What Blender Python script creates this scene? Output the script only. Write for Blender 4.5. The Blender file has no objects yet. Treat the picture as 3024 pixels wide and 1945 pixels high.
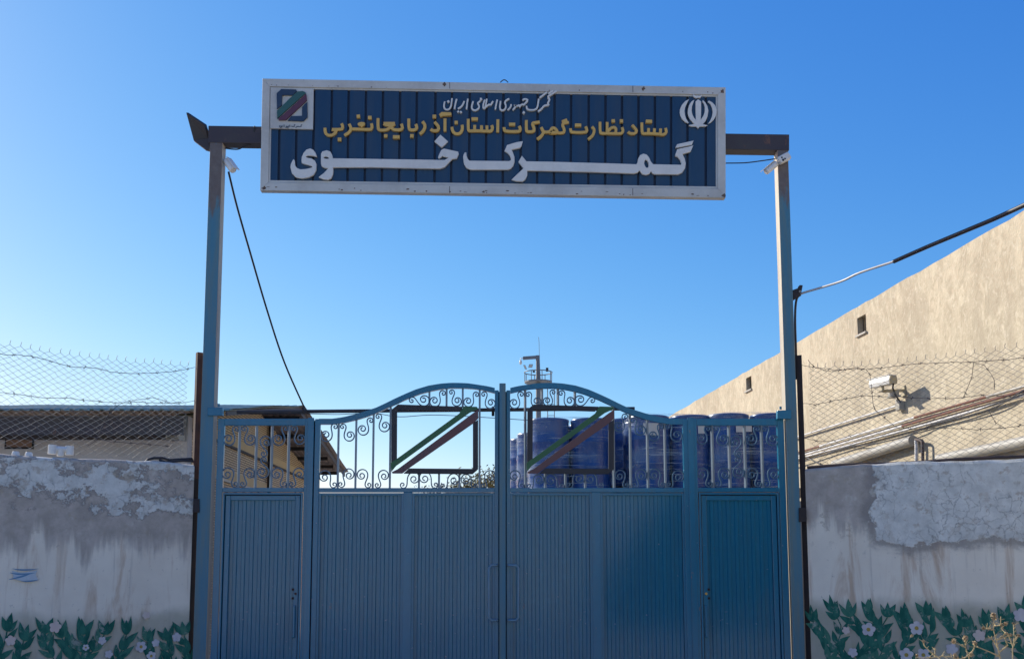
import bpy, bmesh, math, random
from mathutils import Vector, Matrix
R = math.radians
rnd = random.Random(7)
SC = bpy.context.scene
COL = SC.collection

# ------------------------------------------------------------------ camera
F, CX, CY, TH, EYE = 3028.0, 1480.0, 1317.0, R(6.65), 1.6
cam_d = bpy.data.cameras.new('camera'); cam = bpy.data.objects.new('camera', cam_d); COL.objects.link(cam)
cam.location = (0, 0, EYE); cam.rotation_euler = (R(90) + TH, 0, 0)
cam_d.sensor_width = 36; cam_d.lens = 36 * F / 3024
cam_d.shift_x = (1512 - CX) / 3024; cam_d.shift_y = (CY - 972.5) / 3024
cam_d.clip_end = 3000; SC.camera = cam

# ------------------------------------------------------------------ light
SUN_EL, SUN_AZ = R(29), R(-52)          # azimuth from +Y, positive towards +X
tosun = Vector((math.sin(SUN_AZ) * math.cos(SUN_EL), math.cos(SUN_AZ) * math.cos(SUN_EL), math.sin(SUN_EL)))
w = bpy.data.worlds.new('World'); SC.world = w; w.use_nodes = True
nt = w.node_tree; bg = nt.nodes['Background']
sky = nt.nodes.new('ShaderNodeTexSky'); sky.sky_type = 'NISHITA'; sky.sun_disc = False
sky.sun_elevation = SUN_EL; sky.sun_rotation = SUN_AZ
sky.altitude = 1100; sky.air_density = 1.0; sky.dust_density = 0.6; sky.ozone_density = 3.0
_sp = nt.nodes.new('ShaderNodeSeparateColor'); _cb = nt.nodes.new('ShaderNodeCombineColor'); nt.links.new(sky.outputs[0], _sp.inputs[0])
for _i, (_g, _a) in enumerate(((1.7, .36), (1.06, .84), (.5, 2.48))):      # deep saturated autumn sky
    _p = nt.nodes.new('ShaderNodeMath'); _p.operation = 'POWER'; _p.inputs[1].default_value = _g; nt.links.new(_sp.outputs[_i], _p.inputs[0])
    _m = nt.nodes.new('ShaderNodeMath'); _m.operation = 'MULTIPLY'; _m.inputs[1].default_value = _a; nt.links.new(_p.outputs[0], _m.inputs[0]); nt.links.new(_m.outputs[0], _cb.inputs[_i])
nt.links.new(_cb.outputs[0], bg.inputs[0]); bg.inputs[1].default_value = 0.10
sl = bpy.data.lights.new('sun', 'SUN'); sl.energy = 3.95; sl.angle = R(0.5); sl.color = (1, .93, .80)
so = bpy.data.objects.new('sun', sl); COL.objects.link(so)
so.rotation_euler = (-tosun).to_track_quat('-Z', 'Y').to_euler(); so.location = (-20, 20, 30)
SC.view_settings.view_transform = 'Standard'; SC.view_settings.look = 'None'
SC.view_settings.exposure = 0.68; SC.view_settings.gamma = 1.0
SC.cycles.max_bounces = 8; SC.cycles.transparent_max_bounces = 24

# ------------------------------------------------------------------ projection of photo pixels on real planes
def ray(u, v):
    a = (u - CX) / F; b = (CY - v) / F
    return Vector((a, math.cos(TH) - math.sin(TH) * b, math.sin(TH) + math.cos(TH) * b))
def P(u, v, Y):
    d = ray(u, v); return Vector((0, 0, EYE)) + d * (Y / d.y)
def hit(u, v, p0, n):
    d = ray(u, v); o = Vector((0, 0, EYE)); return o + d * ((Vector(p0) - o).dot(n) / d.dot(n))

# ------------------------------------------------------------------ mesh builder
class MB:
    def __init__(s): s.v = []; s.f = []; s.m = []; s.sm = []
    def add(s, vs, fs, mi=0, smooth=False):
        b = len(s.v); s.v += [tuple(p) for p in vs]
        for f in fs: s.f.append([b + i for i in f]); s.m.append(mi); s.sm.append(smooth)
    def box(s, x0, x1, y0, y1, z0, z1, mi=0):
        s.add([(x, y, z) for z in (z0, z1) for y in (y0, y1) for x in (x0, x1)],
              [(0, 2, 3, 1), (4, 5, 7, 6), (0, 1, 5, 4), (2, 6, 7, 3), (0, 4, 6, 2), (1, 3, 7, 5)], mi)
    def obox(s, c, ax, ay, az, mi=0):           # oriented box: centre and half axes
        c, ax, ay, az = map(Vector, (c, ax, ay, az))
        s.add([c + ax * i + ay * j + az * k for k in (-1, 1) for j in (-1, 1) for i in (-1, 1)],
              [(0, 2, 3, 1), (4, 5, 7, 6), (0, 1, 5, 4), (2, 6, 7, 3), (0, 4, 6, 2), (1, 3, 7, 5)], mi)
    def prism(s, front, back, mi=0, ends=True):      # two matching loops
        n = len(front); vs = list(front) + list(back)
        fs = [(i, i + n, (i + 1) % n + n, (i + 1) % n) for i in range(n)]
        if ends: fs += [tuple(range(n)), tuple(range(2 * n - 1, n - 1, -1))]
        s.add(vs, fs, mi)
    def pxprism(s, px, y0, y1, mi=0):
        fr = [P(u, v, y0) for u, v in px]; bk = [Vector((p.x, y1, p.z)) for p in fr]
        s.prism(fr, bk, mi)
    def tube(s, pts, r, n=6, mi=0, smooth=True, cap=True):
        pts = [Vector(p) for p in pts]; N = len(pts)
        rs = r if isinstance(r, (list, tuple)) else [r] * N
        up = None; rings = []
        for i, p in enumerate(pts):
            t = (pts[min(i + 1, N - 1)] - pts[max(i - 1, 0)])
            if t.length < 1e-9: t = Vector((0, 0, 1))
            t.normalize()
            if up is None: up = t.orthogonal().normalized()
            else:
                up = up - t * up.dot(t)
                up = up.normalized() if up.length > 1e-6 else t.orthogonal().normalized()
            b = t.cross(up)
            rings.append([p + (up * math.cos(2 * math.pi * k / n) + b * math.sin(2 * math.pi * k / n)) * rs[i] for k in range(n)])
        vs = [q for g in rings for q in g]; fs = []
        for i in range(N - 1):
            for k in range(n):
                fs.append((i * n + k, i * n + (k + 1) % n, (i + 1) * n + (k + 1) % n, (i + 1) * n + k))
        s.add(vs, fs, mi, smooth)
        if cap: s.add(rings[0], [tuple(range(n - 1, -1, -1))], mi); s.add(rings[-1], [tuple(range(n))], mi)
    def ribbon(s, pts, hw, y0, y1, mi=0):           # flat bar swept in an x-z plane; pts are (x, z)
        n = len(pts); L = []; Rr = []
        for i in range(n):
            a = Vector(pts[max(i - 1, 0)]); b = Vector(pts[min(i + 1, n - 1)]); p = Vector(pts[i])
            if 0 < i < n - 1:
                d1 = (p - a); d2 = (b - p)
                d1 = d1.normalized() if d1.length > 1e-9 else Vector((1, 0)); d2 = d2.normalized() if d2.length > 1e-9 else d1
                t = d1 + d2; t = t.normalized() if t.length > 1e-6 else d1
                k = 1 / max(.55, t.dot(d1))
            else:
                t = (b - a).normalized(); k = 1
            nn = Vector((-t.y, t.x)) * hw * k
            L.append(p + nn); Rr.append(p - nn)
        vs = []
        for y in (y0, y1):
            vs += [(q.x, y, q.y) for q in L] + [(q.x, y, q.y) for q in Rr]
        fs = []; o = 2 * n
        for i in range(n - 1):
            fs += [(i, n + i, n + i + 1, i + 1), (o + i, o + i + 1, o + n + i + 1, o + n + i),
                   (i, i + 1, o + i + 1, o + i), (n + i, o + n + i, o + n + i + 1, n + i + 1)]
        fs += [(0, o, o + n, n), (n - 1, 2 * n - 1, o + 2 * n - 1, o + n - 1)]
        s.add(vs, fs, mi)
    def ball(s, c, r, mi=0, nu=10, nv=7, sc=(1, 1, 1)):
        c = Vector(c); vs = []; fs = []
        for j in range(nv + 1):
            t = math.pi * j / nv
            for i in range(nu):
                p = 2 * math.pi * i / nu
                vs.append(c + Vector((r * sc[0] * math.sin(t) * math.cos(p), r * sc[1] * math.sin(t) * math.sin(p), r * sc[2] * math.cos(t))))
        for j in range(nv):
            for i in range(nu):
                fs.append((j * nu + i, (j + 1) * nu + i, (j + 1) * nu + (i + 1) % nu, j * nu + (i + 1) % nu))
        s.add(vs, fs, mi, True)
    def build(s, name, mats, parent=None, bevel=0, local=False, fix=True):
        me = bpy.data.meshes.new(name)
        o = bpy.data.objects.new(name, me); COL.objects.link(o)
        off = Vector((0, 0, 0))
        if parent is not None:
            o.parent = parent
            if not local: off = root_loc(parent)
        elif not local and s.v:
            xs = [p[0] for p in s.v]; ys = [p[1] for p in s.v]; zs = [p[2] for p in s.v]
            off = Vector(((min(xs) + max(xs)) / 2, (min(ys) + max(ys)) / 2, min(zs))); o.location = off
        me.from_pydata([(p[0] - off.x, p[1] - off.y, p[2] - off.z) for p in s.v], [], s.f)
        for m in (mats if isinstance(mats, (list, tuple)) else [mats]): me.materials.append(m)
        me.polygons.foreach_set('material_index', s.m); me.polygons.foreach_set('use_smooth', s.sm)
        if fix:
            bm = bmesh.new(); bm.from_mesh(me); bmesh.ops.recalc_face_normals(bm, faces=bm.faces); bm.to_mesh(me); bm.free()
        me.update()
        if bevel:
            b = o.modifiers.new('edge', 'BEVEL'); b.width = bevel; b.segments = 2; b.limit_method = 'ANGLE'; b.angle_limit = R(40)
        return o
def root_loc(o):
    L = Vector(o.location)
    while o.parent is not None: o = o.parent; L = L + Vector(o.location)
    return L
def tag(o, label=None, cat=None, group=None, kind=None):
    if label: o['label'] = label
    if cat: o['category'] = cat
    if group: o['group'] = group
    if kind: o['kind'] = kind
    return o
def thing(name, loc, label, cat, group=None, rz=0):
    o = bpy.data.objects.new(name, None); COL.objects.link(o); o.empty_display_size = .1
    o.location = loc; o.rotation_euler = (0, 0, rz)
    return tag(o, label, cat, group)
def dup(root, loc, rz=None):
    r = root.copy(); COL.objects.link(r); r.location = loc
    if rz is not None: r.rotation_euler = (0, 0, rz)
    for ch in root.children:
        c = ch.copy(); COL.objects.link(c); c.parent = r
        for g in ch.children:
            d = g.copy(); COL.objects.link(d); d.parent = c
    return r

# ------------------------------------------------------------------ materials
class NT:
    def __init__(s, name):
        s.mat = bpy.data.materials.new(name); s.mat.use_nodes = True; s.t = s.mat.node_tree
        s.b = s.t.nodes['Principled BSDF']; s.out = s.t.nodes['Material Output']
        tc = s.t.nodes.new('ShaderNodeTexCoord'); s.obj = tc.outputs['Object']
    def L(s, a, b): s.t.links.new(a, b)
    def put(s, inp, val):
        if isinstance(val, bpy.types.NodeSocket): s.L(val, inp)
        elif isinstance(val, (tuple, list)):
            inp.default_value = tuple(val) + ((1,) if len(inp.default_value) == 4 and len(val) == 3 else ())
        else: inp.default_value = val
    def map(s, scale=(1, 1, 1), loc=(0, 0, 0), src=None):
        n = s.t.nodes.new('ShaderNodeMapping'); n.inputs['Scale'].default_value = scale; n.inputs['Location'].default_value = loc
        s.L(src or s.obj, n.inputs[0]); return n.outputs[0]
    def noise(s, scale, detail=4, rough=.55, vec=None, dist=0):
        n = s.t.nodes.new('ShaderNodeTexNoise'); n.inputs['Scale'].default_value = scale; n.inputs['Detail'].default_value = detail
        n.inputs['Roughness'].default_value = rough; n.inputs['Distortion'].default_value = dist
        s.L(vec or s.obj, n.inputs['Vector']); return n.outputs['Fac']
    def voro(s, scale, feature='DISTANCE_TO_EDGE', vec=None):
        n = s.t.nodes.new('ShaderNodeTexVoronoi'); n.feature = feature; n.inputs['Scale'].default_value = scale
        s.L(vec or s.obj, n.inputs['Vector']); return n.outputs[0]
    def ramp(s, fac, a, b, c0=0, c1=1):              # smooth map of fac from [a,b] to [c0,c1]
        n = s.t.nodes.new('ShaderNodeMapRange'); n.interpolation_type = 'SMOOTHSTEP'
        s.put(n.inputs[0], fac); n.inputs[1].default_value = a; n.inputs[2].default_value = b
        n.inputs[3].default_value = c0; n.inputs[4].default_value = c1; return n.outputs[0]
    def m(s, op, a, b=0.0, c=None):
        n = s.t.nodes.new('ShaderNodeMath'); n.operation = op
        s.put(n.inputs[0], a); s.put(n.inputs[1], b)
        if c is not None: s.put(n.inputs[2], c)
        return n.outputs[0]
    def mix(s, fac, a, b, blend='MIX'):
        n = s.t.nodes.new('ShaderNodeMix'); n.data_type = 'RGBA'; n.blend_type = blend
        s.put(n.inputs[0], fac); s.put(n.inputs[6], a); s.put(n.inputs[7], b); return n.outputs[2]
    def xyz(s, src=None):
        n = s.t.nodes.new('ShaderNodeSeparateXYZ'); s.L(src or s.obj, n.inputs[0]); return n.outputs
    def comb(s, x, y, z):
        n = s.t.nodes.new('ShaderNodeCombineXYZ'); s.put(n.inputs[0], x); s.put(n.inputs[1], y); s.put(n.inputs[2], z); return n.outputs[0]
    def bump(s, h, strength=.3, dist=.01):
        n = s.t.nodes.new('ShaderNodeBump'); n.inputs['Strength'].default_value = strength; n.inputs['Distance'].default_value = dist
        s.L(h, n.inputs['Height']); s.L(n.outputs[0], s.b.inputs['Normal'])
    def fin(s, col=None, rough=.6, metal=0, spec=None):
        if col is not None: s.put(s.b.inputs['Base Color'], col)
        s.put(s.b.inputs['Roughness'], rough); s.put(s.b.inputs['Metallic'], metal)
        if spec is not None: s.b.inputs['Specular IOR Level'].default_value = spec
        return s.mat

def paint(name, col, dirt=None, amt=.35, rough=.45, rust=0.0, streak=False, scale=3.0, bump=.1, rustcol=(.09, .045, .03)):
    n = NT(name)
    dirt = dirt or tuple(c * .6 + .02 for c in col)
    vec = n.map((6, 6, .5)) if streak else n.obj
    f = n.ramp(n.noise(scale, 6, .6, vec), .38, .72)
    c = n.mix(n.m('MULTIPLY', f, amt), col, dirt)
    if name in ('gate_paint', 'sheet_paint'):
        fd = n.ramp(n.noise(1.0, 7, .65, n.map((14, 14, .9), (3, 0, 5))), .50, .74); c = n.mix(n.m('MULTIPLY', fd, .5), c, (.045, .17, .235))
        ch = n.m('MULTIPLY', n.ramp(n.noise(9, 8, .75, n.map((1, 1, .45), (0, 4, 8))), .66, .70), .8); c = n.mix(ch, c, (.17, .14, .12))
        c = n.mix(n.m('MULTIPLY', n.ramp(n.noise(26, 4, .6), .70, .74), .6), c, (.28, .33, .37))
    f2 = n.ramp(n.noise(scale * 9, 3), .45, .75)
    c = n.mix(n.m('MULTIPLY', f2, amt * .35), c, tuple(x * 1.25 for x in col))
    if rust:
        rf = n.ramp(n.noise(scale * 1.7, 8, .7, n.map((1.6, 1.6, .8), (3, 1, 5))), 1 - rust - .06, 1 - rust + .05)
        c = n.mix(rf, c, n.mix(n.noise(30, 3), rustcol, tuple(x * 1.9 for x in rustcol)))
    n.bump(n.noise(scale * 12, 4), bump, .004)
    return n.fin(c, rough)

BLUE = (.012, .152, .255)
M = {}
M['gate'] = paint('gate_paint', BLUE, (.03, .13, .19), .55, .18, .0, True, 1.6, .03)
M['gate_sheet'] = paint('sheet_paint', (.011, .142, .230), (.022, .13, .200), .75, .12, .0, True, 1.3, .02)
M['scroll'] = paint('scroll_paint', (.05, .115, .18), None, .4, .35)
M['bar'] = paint('bar_paint', (.19, .25, .29), (.18, .2, .22), .5, .25)
M['handle'] = paint('handle_paint', (.13, .25, .33), (.15, .2, .24), .5, .3)
M['black'] = paint('black_paint', (.018, .017, .022), (.04, .03, .03), .5, .5)
M['green'] = paint('green_paint', (.035, .13, .045), (.03, .09, .05), .5, .5)
M['maroon'] = paint('maroon_paint', (.14, .06, .055), (.10, .07, .08), .6, .55)
M['beam'] = paint('beam_brown', (.045, .034, .04), (.06, .055, .045), .6, .6, .35, False, 3, .2)
M['rust'] = paint('rusty_steel', (.085, .04, .03), (.04, .025, .025), .8, .8, .35, False, 8, .5)
M['rustpipe'] = paint('rust_pipe', (.17, .06, .035), (.10, .045, .03), .7, .75, .2, False, 6, .3)
M['darksteel'] = paint('dark_steel', (.022, .018, .02), (.05, .03, .025), .6, .7, .2)
M['whitepipe'] = paint('white_pipe', (.62, .60, .58), (.4, .36, .33), .5, .45)
M['greypipe'] = paint('grey_duct', (.36, .34, .30), (.22, .19, .15), .6, .5)
M['cable'] = paint('cable_black', (.012, .012, .018), None, .3, .5)
M['cablegrey'] = paint('cable_grey', (.45, .44, .44), (.3, .3, .3), .5, .4)
M['white'] = paint('white_plastic', (.72, .70, .66), (.5, .48, .44), .5, .4)
M['tan'] = paint('tan_plastic', (.40, .34, .22), (.28, .24, .16), .5, .5)
M['wire'] = paint('galvanised_wire', (.27, .27, .26), (.17, .15, .13), .6, .6)
M['barb'] = paint('barbed_steel', (.06, .05, .055), None, .5, .7)
M['signblue'] = paint('sign_blue', (.015, .044, .092), (.042, .058, .082), .55, .3, 0, True, 1.4, .05)
M['signgroove'] = paint('sign_groove', (.005, .012, .035), None, .3, .5)
M['signwhite'] = paint('sign_trim', (.52, .51, .475), (.36, .34, .31), .6, .4, .27, False, 2.2, .06, (.12, .09, .07))
M['letter'] = paint('white_letter', (.66, .64, .60), (.52, .505, .47), .5, .35)
M['letter_side'] = M['letter']
M['gold'] = paint('gold_letter', (.64, .395, .095), (.50, .31, .09), .5, .4)
M['navy'] = paint('navy_letter', (.022, .042, .08), None, .4, .4)
M['lgreen'] = paint('logo_green', (.03, .10, .085), (.06, .11, .10), .4, .4)
M['lred'] = paint('logo_red', (.10, .028, .05), (.12, .06, .07), .4, .4)
M['dark'] = paint('dark_void', (.012, .011, .012), None, .3, .9)
M['lampglass'] = paint('lamp_glass', (.55, .58, .55), None, .3, .15)
M['mast'] = paint('mast_grey', (.17, .18, .185), (.12, .12, .12), .6, .5)
M['brass'] = NT('brass').fin((.55, .38, .10), .35, .9)
M['drum'] = paint('drum_blue', (.014, .066, .245), (.012, .045, .15), .5, .28)
M['paper'] = paint('paper_label', (.62, .56, .50), (.5, .45, .42), .5, .6)
M['wood'] = paint('pallet_wood', (.30, .21, .12), (.2, .14, .09), .6, .8)
M['stem'] = paint('dry_stem', (.50, .40, .22), (.34, .26, .14), .6, .8)
M['drybud'] = paint('dry_flower', (.55, .42, .24), (.22, .14, .09), .9, .9, 0, False, 40)
M['rail'] = paint('brown_rail', (.07, .045, .04), (.04, .03, .03), .6, .7, .3, False, 6)

def post_mat():
    n = NT('post_paint'); z = n.xyz()[2]
    base = n.mix(n.ramp(n.noise(1.5, 5, .6, n.map((8, 8, .6))), .35, .7), (.05, .18, .26), (.11, .18, .19))
    h = n.ramp(z, 5.0, 6.15)
    r = n.m('ADD', n.m('MULTIPLY', h, .42), n.noise(2.2, 7, .7, n.map((2.2, 2.2, .45), (1, 7, 2))))
    c = n.mix(n.ramp(r, .78, .88), base, n.mix(n.noise(14, 4), (.085, .055, .045), (.19, .16, .14)))
    n.bump(n.noise(40, 4), .12, .004)
    return n.fin(c, .5)
M['post'] = post_mat()
M['worn'] = paint('worn_primer', (.46, .41, .32), (.30, .21, .17), .75, .6, .2, True, 1.2, .15, (.16, .09, .07))

# ------------------------------------------------------------------ walls with mural: local frame x along wall, z up
def wall_mat(name, left):
    n = NT(name); x, y, z = n.xyz()
    flat = n.comb(x, 0.0, z)
    big = n.noise(1.3, 5, .6, flat); mid = n.noise(4.5, 7, .62, n.map((1, 1, 1), (5, 0, 2), flat)); fine = n.noise(28, 6, .65, flat)
    # painted lower part
    paintc = n.mix(n.ramp(big, .35, .65), (.86, .785, .645), (.78, .70, .57))
    st = n.noise(1.0, 8, .66, n.map((3.4, 1, .55), (0, 0, 0), flat), .9)
    paintc = n.mix(n.m('MULTIPLY', n.ramp(st, .49, .66), .85), paintc, (.56, .41, .285))
    st2 = n.noise(1.0, 4, .55, n.map((16, 1, .8), (9, 0, 3), flat))
    paintc = n.mix(n.m('MULTIPLY', n.ramp(st2, .56, .72), .4), paintc, (.42, .36, .29))
    # bare cement
    cem = n.mix(n.ramp(mid, .35, .7), (.40, .35, .295), (.56, .49, .42))
    cem = n.mix(n.m('MULTIPLY', n.ramp(fine, .5, .8), .5), cem, (.31, .27, .23))
    drip = n.noise(1.0, 5, .6, n.map((4.2, 1, .5), (2, 0, 0), flat))
    edge = 1.78 if left else 2.02
    cm = n.m('ADD', z, n.m('MULTIPLY', n.m('SUBTRACT', drip, .5), 1.3 if left else 1.5))
    cm = n.m('ADD', cm, n.m('MULTIPLY', n.m('SUBTRACT', mid, .5), .35))
    col = n.mix(n.ramp(cm, edge - .10, edge + .16), paintc, cem)
    # flaking, cracked pale render
    flake = n.noise(2.6 if left else 1.4, 10, .70, n.map((1, 1, 1.25), (11, 0, 4) if left else (2, 0, 7), flat))
    if left:
        lim = n.m('ADD', flake, n.m('MULTIPLY', n.m('SUBTRACT', n.ramp(z, 1.85, 2.2), 1.0), .6))
        fm = n.ramp(lim, .485, .505); wet = n.ramp(lim, .44, .485)
    else:
        k = n.m('MINIMUM', n.m('MULTIPLY', n.m('SUBTRACT', x, .72), 1.0), n.m('SUBTRACT', z, 1.86))
        k = n.m('ADD', k, n.m('MULTIPLY', n.m('SUBTRACT', flake, .5), .75))
        fm = n.ramp(k, -.008, .014); wet = n.ramp(k, -.17, -.03)
    crackv = n.voro(8.5, 'DISTANCE_TO_EDGE', n.map((1, 1, 1), (0, 0, 0), n.comb(n.m('ADD', x, n.m('MULTIPLY', mid, .30)), 0.0, n.m('ADD', z, n.m('MULTIPLY', n.noise(5.5, 6, .65, n.map((1, 1, 1), (3, 0, 9), flat)), .34)))))
    crack = n.m('MULTIPLY', n.ramp(crackv, .0, .028, 1, 0), n.ramp(n.noise(2.2, 5, .6, n.map((1, 1, 1), (6, 0, 6), flat)), .40, .54))
    pale = n.mix(n.ramp(n.noise(6, 7, .7, flat), .35, .68), (.58, .575, .52), (.76, .75, .68))
    pale = n.mix(n.ramp(n.noise(3.6, 6, .7, n.map((1, 1, 1), (8, 0, 1), flat)), .56, .68), pale, (.44, .40, .33))
    pale = n.mix(n.m('MULTIPLY', crack, .55), pale, (.19, .18, .175))
    col = n.mix(n.m('MULTIPLY', n.m('SUBTRACT', wet, fm), .75), col, (.27, .245, .22))
    col = n.mix(fm, col, pale)
    sm = n.noise(7.5, 8, .68, n.map((1, 1, 1.1), (4, 0, 13), flat)); up_ = n.ramp(z, 1.7, 2.1)
    col = n.mix(n.m('MULTIPLY', n.m('MULTIPLY', n.ramp(sm, .545, .60), up_), .7), col, n.mix(n.ramp(mid, .4, .65), (.43, .355, .27), (.62, .59, .52)))
    col = n.mix(n.m('MULTIPLY', n.ramp(n.noise(17, 6, .7, flat), .60, .70), .45), col, (.28, .255, .23))
    # olive mural ground near the foot
    mg = n.ramp(n.m('ADD', z, n.m('MULTIPLY', n.m('SUBTRACT', big, .5), .5)), .98 if left else 1.06, 1.16 if left else 1.28, 1, 0)
    col = n.mix(n.m('MULTIPLY', mg, .7 if left else .85), col, n.mix(n.ramp(mid, .4, .7), (.36, .355, .26), (.42, .39, .31)))
    h = n.m('ADD', n.m('MULTIPLY', fm, 1.0), n.m('MULTIPLY', fine, .25))
    h = n.m('SUBTRACT', h, n.m('MULTIPLY', n.m('MULTIPLY', crack, fm), .5))
    n.bump(h, .55, .012)
    return n.fin(col, .9, 0, .2)
M['wallL'] = wall_mat('mural_wall_left', True); M['wallR'] = wall_mat('mural_wall_right', False)
def mural_mat(name, a, b, wear):
    n = NT(name); c = n.mix(n.ramp(n.noise(13, 6, .65, n.map((1, 1, .5))), .35, .68), a, b)
    c = n.mix(n.m('MULTIPLY', n.ramp(n.noise(9, 9, .75), .54, .66), wear), c, (.52, .49, .42))
    return n.fin(c, .85, 0, .2)
M['leaf'] = mural_mat('mural_leaf', (.012, .105, .078), (.045, .19, .135), .55)
M['leaf2'] = mural_mat('mural_leaf_pale', (.04, .17, .12), (.09, .22, .15), .6)
M['petal'] = mural_mat('mural_petal', (.62, .60, .60), (.54, .50, .52), .3)
M['pink'] = mural_mat('mural_pink', (.66, .53, .47), (.66, .58, .51), .6)
M['eye'] = paint('mural_yellow', (.40, .29, .06), None, .4, .8)
M['wash'] = paint('mural_blue_wash', (.47, .55, .60), (.6, .62, .6), .8, .8)
M['wave'] = paint('mural_blue', (.11, .25, .40), (.25, .34, .42), .6, .8)

D = 11.30
AL, AR = R(37), R(32.5)
def wall_frame(u0, v0, ang, back=0.0):
    p = P(u0, v0, D); o = Vector((p.x, D + .02, 0))
    n = Vector((-math.sin(ang), math.cos(ang), 0)); o = o + n * back
    return o, n
OL, NL = wall_frame(572, 1400, AL); OR, NR = wall_frame(2379, 1400, -AR)
def loc_on(u, v, o, n, ang, back=0.0):
    p = hit(u, v, o + n * back, n) - o
    return Vector((p.x * math.cos(ang) + p.y * math.sin(ang), back, p.z))
lL = lambda u, v, b=0.0: loc_on(u, v, OL, NL, AL, b)
lR = lambda u, v, b=0.0: loc_on(u, v, OR, NR, -AR, b)

def wall_mesh(x0, x1, ztop, seed):
    r = random.Random(seed); mb = MB(); n = 60
    prof = []
    for i in range(n + 1):
        x = x0 + (x1 - x0) * i / n
        prof.append((x, ztop + r.uniform(-.008, .008) + .012 * math.sin(x * 3.1 + seed)))
    f = []; b = []
    for (x, z) in prof:
        f.append([(x, 0, 0), (x, 0, z - .035), (x, .012, z - .012), (x, .05, z), (x, .20, z - .005), (x, .24, z - .03), (x, .24, 0)])
    k = 7
    vs = [p for ring in f for p in ring]; fs = []
    for i in range(n):
        for j in range(k - 1): fs.append((i * k + j, i * k + j + 1, (i + 1) * k + j + 1, (i + 1) * k + j))
    fs += [tuple(range(k)), tuple(n * k + j for j in range(k - 1, -1, -1))]
    mb.add(vs, fs); return mb

zL = lL(300, 1355).z; zR = lR(2700, 1364).z
tL = thing('boundary_wall', OL, 'peeling plaster wall left of the blue gate, cement showing above a painted hedge of leaves', 'wall', rz=AL)
wall_mesh(-7.5, 0, zL, 3).build('wall_body', M['wallL'], tL, local=True)
tR = thing('boundary_wall', OR, 'flaking plaster wall right of the gate, large cracked pale patch above painted flowers', 'wall', rz=-AR)
wall_mesh(0, 7.5, zR, 5).build('wall_body', M['wallR'], tR, local=True)

def leaf_poly(c, ang, L, wd, bend):
    n = 7; pts = []; d = Vector((math.cos(ang), math.sin(ang))); q = Vector((-d.y, d.x))
    up = []; dn = []
    for i in range(n + 1):
        t = i / n; wv = wd * math.sin(math.pi * t ** .8) * (1 - .25 * t)
        cc = c + d * (L * t) + q * (bend * L * t * t)
        up.append(cc + q * wv); dn.append(cc - q * wv)
    return up[:-1] + [up[-1]] + dn[-2:0:-1]
def mural(wall, toloc, xs, ztop, seed, flowers, flip):
    r = random.Random(seed); mb = MB(); cnt = [0]
    def flat(poly, mi, lift):
        cnt[0] += 1; y = -.003 - lift - .00002 * cnt[0]
        mb.add([(p.x, y, p.y) for p in poly], [tuple(range(len(poly)))], mi)
    x = xs[0]
    while x < xs[1]:
        zt = ztop + r.uniform(-.18, -.01)
        p = Vector((x, zt)); h0 = R(r.uniform(255, 285)); h = h0; first = True; spr = 20 if flip else 36
        while p.y > -.02:
            step = r.uniform(.075, .105)
            for sgn in ((-1, 1) if not first else (-1, 1, 0)):
                if not first and r.random() < .12: continue
                a = h + math.pi + sgn * R(r.uniform(20, 48))
                flat(leaf_poly(p, a, r.uniform(.14, .205), r.uniform(.027, .041), -sgn * r.uniform(.0, .25)), 0 if r.random() < .8 else 1, .0)
            h = max(R(232), min(R(308), h + R(r.uniform(-spr, spr)))); q = p + Vector((math.cos(h), math.sin(h))) * step
            nn = Vector((-math.sin(h), math.cos(h))) * .006; flat([p + nn, p - nn, q - nn, q + nn], 0, .0); p = q; first = False
        x += r.uniform(.15, .23)
    for (u, v, rr, mi, ne) in flowers:
        rr *= .82
        c3 = toloc(u, v); c = Vector((c3.x, c3.z)); np_ = 5
        a0 = r.uniform(0, 6.28)
        for k in range(np_):
            a = a0 + 2 * math.pi * k / np_
            cc = c + Vector((math.cos(a), math.sin(a))) * rr * .62
            flat([cc + Vector((math.cos(t) * rr * .44 * (1 + .1 * math.sin(3 * t)), math.sin(t) * rr * .44)) for t in [2 * math.pi * i / 12 for i in range(12)]], mi, .003)
        flat([c + Vector((math.cos(t), math.sin(t))) * rr * .3 for t in [2 * math.pi * i / 10 for i in range(10)]], 4 if ne else mi, .004)
    if flip:
        flat([Vector((toloc(u, v).x, toloc(u, v).z)) for u, v in ((34, 1684), (60, 1690), (108, 1683), (104, 1697), (112, 1712), (70, 1716), (40, 1708))], 6, .0015)
        for (a, b, c, hh) in (((35, 1678), (70, 1685), (113, 1678), 2.2), ((28, 1690), (60, 1698), (103, 1690), 2.6), ((25, 1710), (65, 1702), (90, 1692), 2.8), ((60, 1714), (85, 1717), (115, 1710), 2.0)):
            pts = []
            for i in range(9):
                t = i / 8; u = (1 - t) ** 2 * a[0] + 2 * t * (1 - t) * b[0] + t * t * c[0]; v = (1 - t) ** 2 * a[1] + 2 * t * (1 - t) * b[1] + t * t * c[1]
                pts.append((u, v, hh * math.sin(math.pi * (t * .9 + .05))))
            poly = [toloc(u, v - h) for u, v, h in pts] + [toloc(u, v + h) for u, v, h in reversed(pts)]
            flat([Vector((p.x, p.z)) for p in poly], 5, .002)
    mb.build('painted_mural', [M['leaf'], M['leaf2'], M['petal'], M['pink'], M['eye'], M['wave'], M['wash']], wall, local=True, fix=False)
flR = [(2566, 1857, .085, 2, 1), (2708, 1853, .085, 2, 1), (2500, 1860, .05, 3, 0), (2678, 1932, .085, 2, 1), (2728, 1932, .08, 2, 1), (2812, 1915, .07, 2, 0), (2893, 1875, .07, 3, 0), (3015, 1815, .08, 2, 0), (2520, 1925, .06, 2, 0)]
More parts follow.
